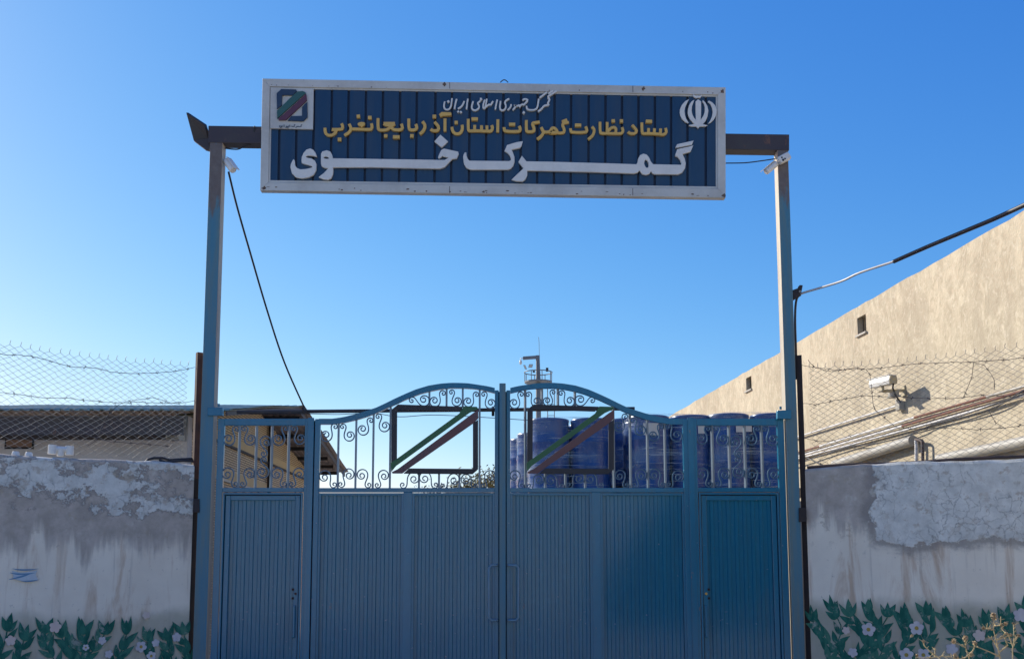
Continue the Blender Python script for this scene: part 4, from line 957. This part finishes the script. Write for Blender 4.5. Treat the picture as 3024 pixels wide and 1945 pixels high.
def greywall_mat():
    n = NT('grey_render'); c = n.mix(n.ramp(n.noise(.9, 7, .6), .35, .65), (.49, .46, .46), (.41, .385, .385)); c = n.mix(n.m('MULTIPLY', n.ramp(n.noise(14, 5), .5, .75), .4), c, (.55, .52, .51)); n.bump(n.noise(50, 4), .2, .005); return n.fin(c, .95, 0, .15)
def roof_mat():
    n = NT('roof_sheet'); c = n.mix(n.ramp(n.noise(.8, 6), .35, .65), (.16, .25, .23), (.11, .17, .16)); return n.fin(c, .5)
lb = thing('brick_building', (XW - 5, Yr, 0), 'grey rendered building with a yellow brick gable and corrugated roof behind the left wall', 'building')
zf_at = lambda y: ze + (y - Ye) * (zr - ze) / (Yr - Ye); zb_at = lambda y: zr + (y - Yr) * (zbk - zr) / (Yb - Yr)
zroof = lambda y: (zf_at(y) if y < Yr else zb_at(y)) - .10
yend = P(928, 1400, 1).x; Yend = XW / ((928 - CX) / F) if True else 0
Yend = min(Yb - .4, 29.0)
mb = MB(); Yq = Yf + .252; q = [(XW, Yq, 0), (XW, Yend, 0), (XW, Yend, zroof(Yend)), (XW, Yr, zroof(Yr)), (XW, Yq, zroof(Yq))]
mb.prism(q, [(x - .3, y, z) for x, y, z in q]); mb.build('gable_wall', brick_mat(), lb, fix=True)
for zc in (4.02, 3.33):
    mb = MB(); mb.box(XW, XW + .03, Yq + .002, Yend - .01, zc - .09, zc + .10); mb.build('brick_band', soldier_mat(), lb)
    mb = MB(); mb.box(XW + .0, XW + .055, Yq + .002, Yend - .012, zc - .135, zc - .092); mb.build('ledge_shadow_line', M['darksteel'] if zc > 4 else M['greypipe'], lb)  # dark upper ledge stands in for the shadow line under the brick band
mb = MB(); mb.box(XW - 14, XW, Yf, Yf + .25, 0, zf_at(Yf) - .12); mb.build('front_wall', greywall_mat(), lb)
mb = MB(); mb.box(XW - 14, XW + .15, Ye + .25, Ye + .35, ze - .36, ze - .07); mb.box(XW - 14, XW - .31, Yf - .06, Yf - .003, ze - .36, ze - .27); mb.build('eave_shade_beam', M['beam'], lb)  # eave beam made deep and dark to stand in for shade below the eave
mb = MB()
for k in range(9):
    mb = MB(); x = XW - .6 - k * 1.5; mb.box(x, x + .08, Ye + .355, Yf - .004, ze - .13, ze - .05)
    mb.build('rafter', M['beam'], lb)
# corrugated roof, ridge across the view
def roof_sheet(x0, x1, ya, za, yb, zb):
    mb = MB(); per = .16; xs = []; x = x0
    while x < x1: xs += [(x, 0), (x + per * .5, 0), (x + per * .6, .024), (x + per * .9, .024)]; x += per
    xs.append((x1, 0)); n = len(xs); r2 = random.Random(9)
    rows = 7; vs = []
    for j in range(rows):
        t = j / (rows - 1)
        for (xx, h) in xs: vs.append((xx, ya + (yb - ya) * t, za + (zb - za) * t + h + .02 * math.sin(xx * 1.7 + j) * (0 < j < rows - 1)))
    fs = [(j * n + i, j * n + i + 1, (j + 1) * n + i + 1, (j + 1) * n + i) for j in range(rows - 1) for i in range(n - 1)]
    k = len(vs); vs2 = [(a, b, c - .012) for a, b, c in vs]; mb.add(vs + vs2, fs + [tuple(k + i for i in reversed(f)) for f in fs] + [(i, k + i, k + i + 1, i + 1) for i in range(n - 1)])
    return mb
roof_sheet(XW - 14, Xv, Ye, ze, Yr, zr - .036).build('front_roof', roof_mat(), lb, fix=False)
roof_sheet(XW - 14, Xv, Yr + .004, zr - .036, Yb, zbk).build('rear_roof', paint('soffit_brown', (.17, .13, .115), (.10, .08, .075), .6, .7), lb, fix=False)
mb = MB()
for t in (.12, .36, .54, .70, .84, .96):
    mb = MB(); y = Yr + (Yb - Yr) * t; z = zb_at(y) - .035; mb.box(XW - 1, Xv - .18, y - .03, y + .03, z - .10, z - .01)
    mb.build('purlin', M['darksteel'], lb)
mb = MB(); q = [(Xv - .02, Yr, zr - .05), (Xv - .02, Yb, zbk - .02), (Xv - .02, Yb, zbk - .13), (Xv - .02, Yr, zr - .17)]; mb.prism(q, [(x - .03, y, z) for x, y, z in q])
q = [(Xv - .02, Ye, ze - .02), (Xv - .02, Yr - .003, zr - .05), (Xv - .02, Yr - .003, zr - .14), (Xv - .02, Ye, ze - .09)]; mb.prism(q, [(x - .03, y, z) for x, y, z in q])
mb.build('bargeboard', M['beam'], lb)
mb = MB(); yd = XW / ((784 - CX) / F); mb.tube([(XW + .07, yd, 1.0), (XW + .07, yd, zroof(yd) - .05)], .05, 8); mb.build('downpipe', M['darksteel'], lb)
# window and ventilator on the grey front wall
def pf(u, v): return P(u, v, Yf)
mb = MB(); a, b = pf(18, 1262), pf(100, 1325); mb.box(a.x, b.x, Yf - .02, Yf - .004, b.z, a.z); wn = mb.build('window', M['dark'], lb)
mb = MB(); mb.box(a.x + .03, b.x - .03, Yf - .03, Yf - .021, b.z + .03, pf(50, 1290).z); mb.build('blind', paint('blind_tan', (.20, .12, .08), None, .5, .8), wn)
mb = MB(); a, b = pf(513, 1262), pf(545, 1303)
for k in range(7): z = b.z + (a.z - b.z) * k / 6; mb.box(a.x, b.x, Yf - .35, Yf - .335, z - .006, z + .006)
for x in (a.x, b.x): mb.box(x - .012, x + .012, Yf - .36, Yf - .004, b.z, a.z)
mb.box(a.x + .012, b.x - .012, Yf - .3, Yf - .004, b.z + .01, a.z - .01); mb.build('cooler_cage', M['greypipe'], lb)

# ------------------------------------------------------------------ wall top odds and ends, left
t = thing('pipe_fitting', Vector((lL(180, 1343).x, 0, 0)), 'x', 'x'); bpy.data.objects.remove(t)
def wl_world(u, v, b=.12):
    p = hit(u, v, OL + NL * b, NL); return p
t = thing('pipe_fitting', wl_world(180, 1346), 'white plastic two-ended pipe fitting standing on the left wall top', 'pipe fitting')
mb = MB(); xd = Vector((math.cos(AL), math.sin(AL), 0))
c = wl_world(180, 1326); mb.tube([wl_world(178, 1346), wl_world(178, 1328)], .035, 10); mb.tube([c - xd * .06, c + xd * .06], .032, 10); mb.build('body', M['white'], t)
for s in (-1, 1):
    mb = MB(); q = c + xd * (.085 * s); mb.tube([q + Vector((0, 0, -.055)), q + Vector((0, 0, .04))], .042, 12); mb.build('socket', M['white'], t, bevel=.004)
for u, lab in ((46, 'small white plastic stub at the far left of the left wall top'), (85, 'small white plastic stub just left of the two-ended fitting')):
    mb = MB(); q = wl_world(u, 1341 + (u - 46) * .06); mb.tube([q + Vector((0, 0, -.03)), q + Vector((0, 0, .012)), q + Vector((0, 0, .03))], [.038, .038, .028], 10); tag(mb.build('plastic_stub', M['white']), lab, 'plastic stub', 'white stubs on the wall top')
def wtop(pts, r, m, label):
    mb = MB(); q = [wl_world(u, v, b) for u, v, b in pts]; mb.tube(q, r, 8); tag(mb.build('black_hose', M[m]), label, 'hose', 'hoses on the left wall top')
wtop([(430, 1364, .1), (438, 1356, .1), (455, 1352, .1), (480, 1352, .1), (500, 1358, .1), (530, 1356, .1), (575, 1354, .1)], .016, 'cable', 'black hose bending over the left wall top, upper one beside the rusty post')
wtop([(470, 1357, .06), (490, 1364, .06), (510, 1362, .06), (540, 1360, .06), (575, 1362, .06)], .013, 'cable', 'short black hose lying on the left wall top under the bent hose')

# ------------------------------------------------------------------ drums
zt = P(1690, 1231, 14.2).z
dm = MB(); prof = [(.0, 0), (.275, 0), (.287, .012), (.287, .03), (.28, .045), (.285, .28), (.292, .30), (.292, .315), (.285, .335), (.285, .58), (.292, .60), (.292, .615), (.285, .635), (.28, .865), (.287, .88), (.287, .90), (.275, .905), (.262, .905), (.26, .885), (0, .885)]
n = 28; vs = []; fs = []
for (r, z) in prof:
    for k in range(n): a = 2 * math.pi * k / n; vs.append((max(r, .001) * math.cos(a), max(r, .001) * math.sin(a), z * 1.135))
for j in range(len(prof) - 1):
    for k in range(n): fs.append((j * n + k, j * n + (k + 1) % n, (j + 1) * n + (k + 1) % n, (j + 1) * n + k))
dm.add(vs, fs, 0, True)
drum0 = thing('blue_drum', (0, 0, 0), 'blue plastic drum', 'drum', 'blue drums behind the gate')
db = dm.build('drum_body', M['drum'], drum0, local=True)
mb = MB()
for a in (40, 220): mb.tube([(.17 * math.cos(R(a)), .17 * math.sin(R(a)), 1.003), (.17 * math.cos(R(a)), .17 * math.sin(R(a)), 1.02)], .03, 10)
mb.build('bung', M['drum'], drum0, local=True)
def wrap_mat():
    n = NT('stretch_wrap'); x, y, z = n.xyz()
    v = n.map((1.0, 1.0, 26)); s = n.noise(2.2, 6, .65, v, .6); s2 = n.noise(1.0, 4, .6, n.map((.5, .5, 5), (4, 2, 1)))
    f = n.m('ADD', n.ramp(s, .54, .66, 0, .45), n.ramp(s2, .46, .68, .03, .24))
    tr = n.t.nodes.new('ShaderNodeBsdfTransparent'); mx = n.t.nodes.new('ShaderNodeMixShader')
    n.put(n.b.inputs['Base Color'], (.58, .63, .65)); n.b.inputs['Roughness'].default_value = .22
    n.bump(s, .35, .012); n.L(f, mx.inputs[0]); n.L(tr.outputs[0], mx.inputs[1]); n.L(n.b.outputs[0], mx.inputs[2]); n.L(mx.outputs[0], n.out.inputs[0]); return n.mat
WRAP = wrap_mat()
def stack(x0, y0, top, tagtxt, nx=2, ny=2, first=False):
    zb = top - 1.03
    names = {(0, 0): 'front left', (1, 0): 'front right', (0, 1): 'rear left', (1, 1): 'rear right'}
    global used
    for i in range(nx):
        for j in range(ny):
            p = (x0 + .295 + i * .592, y0 + .295 + j * .592, zb)
            if not used: o = drum0; o.location = p; used = True
            else: o = dup(drum0, p, rnd.uniform(0, 6))
            o['label'] = 'blue drum at the %s of %s' % (names[(i, j)], tagtxt)
    t = thing('pallet', (x0 + nx * .296, y0 + ny * .296, zb - .14), 'wooden pallet under %s' % tagtxt, 'pallet', 'pallets under the drums')
    W_, Dp = nx * .592, ny * .592; mb = MB()
    for k in range(6): a = x0 + (W_ - .11) * k / 5; mb.box(a, a + .11, y0, y0 + Dp, zb - .022, zb - .001)
    mb.build('deck', M['wood'], t)
    for k in range(3): mb = MB(); a = y0 + (Dp - .09) * k / 2; mb.box(x0, x0 + W_, a, a + .09, zb - .139, zb - .0225); mb.build('bearer', M['wood'], t)
    # stretch wrap: rounded hull with wrinkles
    mb = MB(); pts = []; rr = .30; cs = [(x0 + .295, y0 + .295), (x0 + W_ - .295, y0 + .295), (x0 + W_ - .295, y0 + Dp - .295), (x0 + .295, y0 + Dp - .295)]
    for c, a0 in zip(cs, (180, 270, 0, 90)):
        for k in range(9): a = R(a0 + 90 * k / 8); pts.append((c[0] + rr * math.cos(a), c[1] + rr * math.sin(a)))
    rz = [zb - .12 + .03 * k for k in range(40)] ; rz = [z for z in rz if z < zb + 1.0] + [zb + 1.03]; m_ = len(pts); vs = []; fs = []; r3 = random.Random(int(x0 * 100))
    cx_, cy_ = x0 + W_ / 2, y0 + Dp / 2
    for j, z in enumerate(rz):
        ins = .004 * math.sin(z * 43 + x0) + r3.uniform(-.003, .003)
        for k, (a, b) in enumerate(pts):
            l = math.hypot(a - cx_, b - cy_); e_ = (ins + .004 * math.sin(k * 1.3 + j * .9)) / l; vs.append((a + (a - cx_) * e_, b + (b - cy_) * e_, z))
    for j in range(len(rz) - 1):
        for k in range(m_): fs.append((j * m_ + k, j * m_ + (k + 1) % m_, (j + 1) * m_ + (k + 1) % m_, (j + 1) * m_ + k))
    b0 = (len(rz) - 1) * m_
    for sc, dz in ((.93, .012), (.6, .004)):
        for k, (a, b) in enumerate(pts): vs.append((cx_ + (a - cx_) * sc, cy_ + (b - cy_) * sc, rz[-1] + dz + .012 * math.sin(k * 1.1)))
    for q in range(2):
        for k in range(m_): fs.append((b0 + q * m_ + k, b0 + q * m_ + (k + 1) % m_, b0 + (q + 1) * m_ + (k + 1) % m_, b0 + (q + 1) * m_ + k))
    mb.add(vs, fs, 0, True); mb.add(vs[-m_:], [tuple(range(m_))], 0, True)
    tag(mb.build('plastic_wrap', WRAP, fix=False), 'clear stretch wrap around %s' % tagtxt, 'wrapping', 'stretch wrap around the drums')
used = False
ux = lambda u, Y: P(u, 1300, Y).x
stack(ux(1562, 14.2), 14.2, zt, 'the stack framed by the right emblem')
stack(ux(1862, 14.0), 14.0, P(1930, 1222, 14.0).z, 'the stack behind the right arch end')
stack(ux(2102, 13.85), 13.85, P(2150, 1217, 13.85).z, 'the stack behind the right side gate')
stack(ux(1527, 15.9), 15.9, P(1560, 1275, 15.9).z, 'the sunlit stack near the meeting post')
stack(ux(1505, 17.2), 17.2, P(1520, 1291, 17.2).z, 'the farthest stack beside the meeting post')
stack(ux(1792, 15.3), 15.3, P(1840, 1233, 15.3).z, 'the dark stack just right of the emblem')
# paper labels stuck on drums
def paperlab(u0, u1, v0, v1, Y, label):
    mb = MB(); a = P(u0, v0, Y); b = P(u1, v1, Y); n_ = 8; c0 = (a.x + b.x) / 2
    front = []; w_ = b.x - a.x
    vs = []
    for k in range(n_ + 1):
        x = a.x + w_ * k / n_; y = Y + .29 - math.sqrt(max(.0, .302 ** 2 - min(.29, abs(x - c0)) ** 2))
        vs += [(x, y - .02, b.z), (x, y - .02, a.z)]
    mb.add(vs + [(x, y + .002, z) for x, y, z in vs], [(2 * k, 2 * k + 2, 2 * k + 3, 2 * k + 1) for k in range(n_)] + [(2 * n_ + 2 + 2 * k, 2 * n_ + 2 + 2 * k + 1, 2 * n_ + 2 + 2 * k + 3, 2 * n_ + 2 + 2 * k + 2) for k in range(n_)])
    tag(mb.build('paper_label', M['paper'], fix=False), label, 'label', 'paper labels on the drums')
paperlab(1899, 1945, 1249, 1284, 13.99, 'pale paper label on the drum near the right end of the arch')
paperlab(2060, 2080, 1258, 1280, 13.98, 'narrow pale label at the left edge of the right side gate')
paperlab(2172, 2196, 1258, 1276, 13.85, 'white label on the drum in the middle of the right side gate')
paperlab(2200, 2219, 1257, 1275, 13.85, 'white label right of the middle bars of the right side gate')
mb = MB(); zpl = zt - 1.03 - .145; mb.box(ux(1500, 14) - .1, ux(2345, 14) + .3, 13.7, 18.8, 0, zpl - .03)
def conc():
    n = NT('concrete'); return n.fin(n.mix(n.noise(2, 6), (.3, .29, .27), (.22, .21, .2)), .9)
tag(mb.build('loading_platform', conc()), 'raised concrete loading platform carrying the blue drums', 'platform')

# ------------------------------------------------------------------ light mast far behind
YM = 45.0; k9 = lambda x, y: P(1500 + x / 9.625, 980 + y / 9.625, YM)
mast = thing('light_mast', (k9(862, 1400).x, YM, 0), 'tall grey floodlight mast with a ringed platform rising behind the right gate arch', 'mast')
c0 = k9(862, 1400); top = k9(850, 740)
mb = MB(); mb.tube([(c0.x, YM, 0), (c0.x, YM, c0.z), (top.x, YM, top.z)], [.17, .11, .085], 12); mb.build('pole', M['mast'], mast)
mb = MB(); a = k9(850, 760); mb.obox((a + k9(845, 690)) / 2, (.085, 0, 0), (0, .08, 0), (0, 0, .09)); b = k9(425, 745); c_ = k9(830, 715); d = (b - c_) / 2; mb.obox((b + c_) / 2, d, (0, .07, 0), (0, 0, .065)); mb.build('arm', M['mast'], mast)
mb = MB(); q = k9(360, 860); mb.ball(q, .085, 0, 12, 8, (.75, .75, 1.3)); mb.tube([k9(425, 745), k9(360, 745), k9(358, 790)], .02, 6); mb.build('dome_camera', M['white'], mast)
rp = .62; zpl_ = k9(862, 1420).z; zr1 = k9(862, 1150).z
mb = MB(); mb.tube([(c0.x, YM, zpl_ - .04), (c0.x, YM, zpl_ + .02)], rp, 18, 0, False); mb.build('platform', M['mast'], mast)
mb = MB()
for k in range(8):
    a = 2 * math.pi * (k + .3) / 8; mb.tube([(c0.x + rp * math.cos(a), YM + rp * math.sin(a), zpl_), (c0.x + rp * math.cos(a), YM + rp * math.sin(a), zr1)], .018, 6)
mb.tube([(c0.x + rp * math.cos(2 * math.pi * k / 24), YM + rp * math.sin(2 * math.pi * k / 24), zr1) for k in range(25)], .022, 6); mb.build('guard_rail', M['mast'], mast)
def mlamp(x, y, w_, h_, tx, m):
    mb = MB(); q = k9(x, y); q.y = YM - .3; up = Vector((tx, -.3, 1)).normalized(); sd_ = Vector((1, .0, -tx * 0)).normalized(); nn = sd_.cross(up).normalized()
    mb.obox(q, sd_ * w_, up * h_, nn * .03); lp = mb.build('lamp', M['black'], mast)
    mb = MB(); mb.obox(q + nn * .032 * (1 if nn.y < 0 else -1), sd_ * w_ * .88, up * h_ * .88, nn * .003); mb.build('lamp_glass', M[m], lp)
mlamp(640, 1000, .085, .075, .25, 'lampglass'); mlamp(485, 1035, .045, .10, -.45, 'lampglass'); mlamp(1105, 1105, .055, .085, .0, 'black'); mlamp(730, 1160, .05, .04, 0, 'black')
mb = MB(); mb.tube([k9(893, 730), k9(885, 300), k9(872, 145)], .010, 5); mb.build('antenna', M['mast'], mast)
mb = MB(); xl_ = c0.x + .42
for s in (0, .3): mb.tube([(xl_ + s, YM + .2, 0), (xl_ + s, YM + .2, zpl_)], .02, 5)
for k in range(28): z = 2 + k * .25; mb.tube([(xl_, YM + .2, z), (xl_ + .3, YM + .2, z)], .014, 4)
mb.build('ladder', M['mast'], mast)

# ------------------------------------------------------------------ far autumn trees
def leaf_mat(name, a, b):
    n = NT(name); return n.fin(n.mix(n.ramp(n.noise(1.2, 4), .35, .65), a, b), .8)
LF = leaf_mat('autumn_leaves', (.17, .12, .03), (.08, .075, .022)); BK = paint('bark', (.09, .065, .05), None, .6, .9)
def tree(u, vt, Y, w_, label, seed):
    r = random.Random(seed); p = P(u, vt, Y); t = thing('autumn_tree', (p.x, Y, 0), label, 'tree', 'autumn trees behind the gate'); H = p.z
    mb = MB(); tips = []
    def grow(a, d, L, rad, dep):
        b = a + d * L; mb.tube([a, a.lerp(b, .5) + Vector((r.uniform(-.05, .05), r.uniform(-.05, .05), 0)) * L, b], [rad, rad * .85, rad * .65], 6)
        if dep == 0: tips.append(b); return
        for k in range(r.choice((3, 3, 4))):
            dd_ = (d + Vector((r.uniform(-.8, .8), r.uniform(-.8, .8), r.uniform(-.1, .6)))).normalized(); grow(b, dd_, L * r.uniform(.6, .8), rad * .6, dep - 1)
    grow(Vector((p.x, Y, 0)), Vector((0, 0, 1)), H * .36, .16, 3); 
    zmax = max(q.z for q in tips); k_ = (H - H * .36) / max(.1, zmax - H * .36)
    mb.v = [(x, y, z if z < H * .36 else H * .36 + (z - H * .36) * k_) for x, y, z in mb.v]
    mb.build('trunk', BK, t, fix=False)
    mb = MB()
    for q in tips:
        q = Vector((p.x + (q.x - p.x) * w_, q.y, H * .36 + (q.z - H * .36) * k_))
        for k in range(70):
            c = q + Vector((r.gauss(0, .34), r.gauss(0, .34), r.gauss(0, .26))); a = Vector((r.gauss(0, 1), r.gauss(0, 1), r.gauss(0, 1))).normalized(); b = a.orthogonal().normalized(); s = r.uniform(.04, .09)
            mb.add([c - a * s, c + b * s * .5, c + a * s, c - b * s * .5], [(0, 1, 2, 3)])
    mb.build('crown', LF, t, fix=False)
tree(1424, 1398, 40, 1.0, 'yellowing tree just left of the meeting post of the gate', 3)
tree(1356, 1416, 44, 1.0, 'low yellowing tree under the left emblem of the gate', 5)

# ------------------------------------------------------------------ dry weeds in front of the right wall
kw = lambda x, y, Y=8.0: P(2660 + x / 6.58, 1740 + y / 6.58, Y)
def weed(stems, clumps, base, Y, label, seed):
    r = random.Random(seed); b = kw(*base, Y); t = thing('dry_weed', (b.x, Y, 0), label, 'weed', 'dry weeds before the right wall')
    mb = MB()
    for st in stems:
        q = [kw(x, y, Y + r.uniform(-.06, .06)) for x, y in st]; n = len(q); mb.tube(q, [.0065 * (1 - .5 * i / max(1, n - 1)) for i in range(n)], 5)
        for i in range(n - 1):
            for k in range(3):
                c = q[i].lerp(q[i + 1], r.random()); d = Vector((r.uniform(-1, 1), r.uniform(-1, 1), r.uniform(-.2, 1))).normalized() * r.uniform(.02, .05); mb.tube([c, c + d], [.003, .0015], 4)
    mb.build('stem', M['stem'], t, fix=False)
    for (x, y, s) in clumps:
        mb = MB(); c = kw(x, y, Y)
        for k in range(60):
            d = Vector((r.gauss(0, 1), r.gauss(0, 1), r.gauss(0, 1))); d = d.normalized() * s * r.uniform(.2, 1); a = Vector((r.gauss(0, 1), r.gauss(0, 1), r.gauss(0, 1))).normalized() * .009; e2 = a.orthogonal().normalized() * .005
            mb.add([c + d - a, c + d + e2, c + d + a, c + d - e2], [(0, 1, 2, 3)])
        mb.build('dried_flower', M['drybud'], t, fix=False)
weed([[(1930, 3900), (1960, 2000), (1930, 1340), (1880, 1080), (1800, 780), (1812, 560)], [(1900, 1150), (1800, 990), (1700, 900)], [(1870, 970), (2070, 905), (2140, 880)], [(1870, 970), (2040, 850), (1950, 745)], [(1800, 780), (1700, 765), (1600, 745)], [(1925, 1200), (2080, 1080), (2020, 940)], [(1930, 1300), (1760, 1220), (1480, 1105)], [(1812, 700), (1940, 690), (1945, 520)]],
     [(1812, 530, .028), (1800, 480, .02), (1605, 745, .01), (2140, 880, .012), (2040, 660, .016), (1950, 680, .012), (1440, 1040, .016)], (1930, 3900), 8.0, 'tall dry flowering weed at the far right before the painted wall', 1)
weed([[(2150, 4000), (2200, 2000), (2170, 1150), (2205, 1000), (2190, 660)], [(2190, 990), (2290, 890)], [(2180, 1100), (2100, 900), (2060, 860)]], [(2290, 890, .014), (2190, 650, .008), (2060, 850, .012)], (2150, 4000), 8.2, 'thin upright dry stalk right of the tall dry weed', 2)
weed([[(1300, 3900), (1200, 2000), (1060, 1345), (950, 1300), (800, 1292), (560, 1322), (290, 1322)], [(670, 1310), (660, 1250), (670, 1130)], [(1070, 1360), (1250, 1320), (1360, 1240)], [(760, 1330), (640, 1260), (460, 1090), (440, 990)]], [(1090, 1330, .02), (320, 1275, .012), (1380, 1250, .02), (1050, 1260, .012), (440, 1000, .008), (1250, 950, .02), (1030, 1000, .018), (215, 895, .008)], (1300, 3900), 7.8, 'sprawling dry weed bending low to the left along the frame bottom', 3)
weed([[(1300, 3950), (1400, 2000), (1330, 1340), (1260, 1120), (1245, 980)], [(1260, 1120), (1130, 1060), (1035, 1020)], [(1330, 1300), (1420, 1150), (1440, 1060)]], [(1250, 940, .022), (1030, 990, .02), (1440, 1035, .02)], (1300, 3950), 8.1, 'dry weed with three brown heads left of the tall dry weed', 4)

# ------------------------------------------------------------------ unseen street side behind the viewer, added to light and tone the gate
sb = thing('bounce_building', (-13, -14, 0), 'unseen pale building across the street, added to bounce light and reflect in the gate', 'building')  # out of view, added for bounce light and a pale reflection
mb = MB(); mb.box(-30, 3.6, -18, -11, 0, 6.5); mb.build('wall', paint('pale_render', (.56, .60, .57), (.48, .52, .49), .6, .9), sb)
mb = MB(); mb.box(-30.3, 3.9, -18.3, -10.7, 6.502, 6.75); mb.build('roof', M['greypipe'], sb)
hd = thing('hedge', (8, -4.5, 0), 'unseen dark hedge behind the viewer, added to darken the reflection in the gate', 'hedge')  # added dark mass, shaped for the dim reflection on the right leaf
r_ = random.Random(31); mb = MB(); nu, nv = 40, 14; vs = []; fs = []
def hpt(a, t, k=1.0):
    w_ = (1 - t * t * .55); return (9.2 + (7.2 * w_) * math.cos(a) * k, -4.5 + 1.6 * w_ * math.sin(a) * k, 4.6 * t)
for j in range(nv + 1):
    for i in range(nu): x, y, z = hpt(2 * math.pi * i / nu, j / nv, .93); vs.append((x + r_.uniform(-.1, .1), y + r_.uniform(-.1, .1), z))
fs = [(j * nu + i, j * nu + (i + 1) % nu, (j + 1) * nu + (i + 1) % nu, (j + 1) * nu + i) for j in range(nv) for i in range(nu)] + [tuple(nv * nu + i for i in range(nu))]
HG = paint('hedge_green', (.02, .035, .015), (.012, .02, .01), .6, .8)
mb.add(vs, fs)
for k in range(5000):
    c = Vector(hpt(r_.uniform(0, 6.283), r_.random() ** .8, r_.uniform(.9, 1.06))); a = Vector((r_.gauss(0, 1), r_.gauss(0, 1), r_.gauss(0, 1))).normalized(); b = a.orthogonal().normalized(); q = r_.uniform(.05, .11)
    mb.add([c - a * q, c + b * q * .5, c + a * q, c - b * q * .5], [(0, 1, 2, 3)])
mb.build('foliage', HG, hd, fix=False)
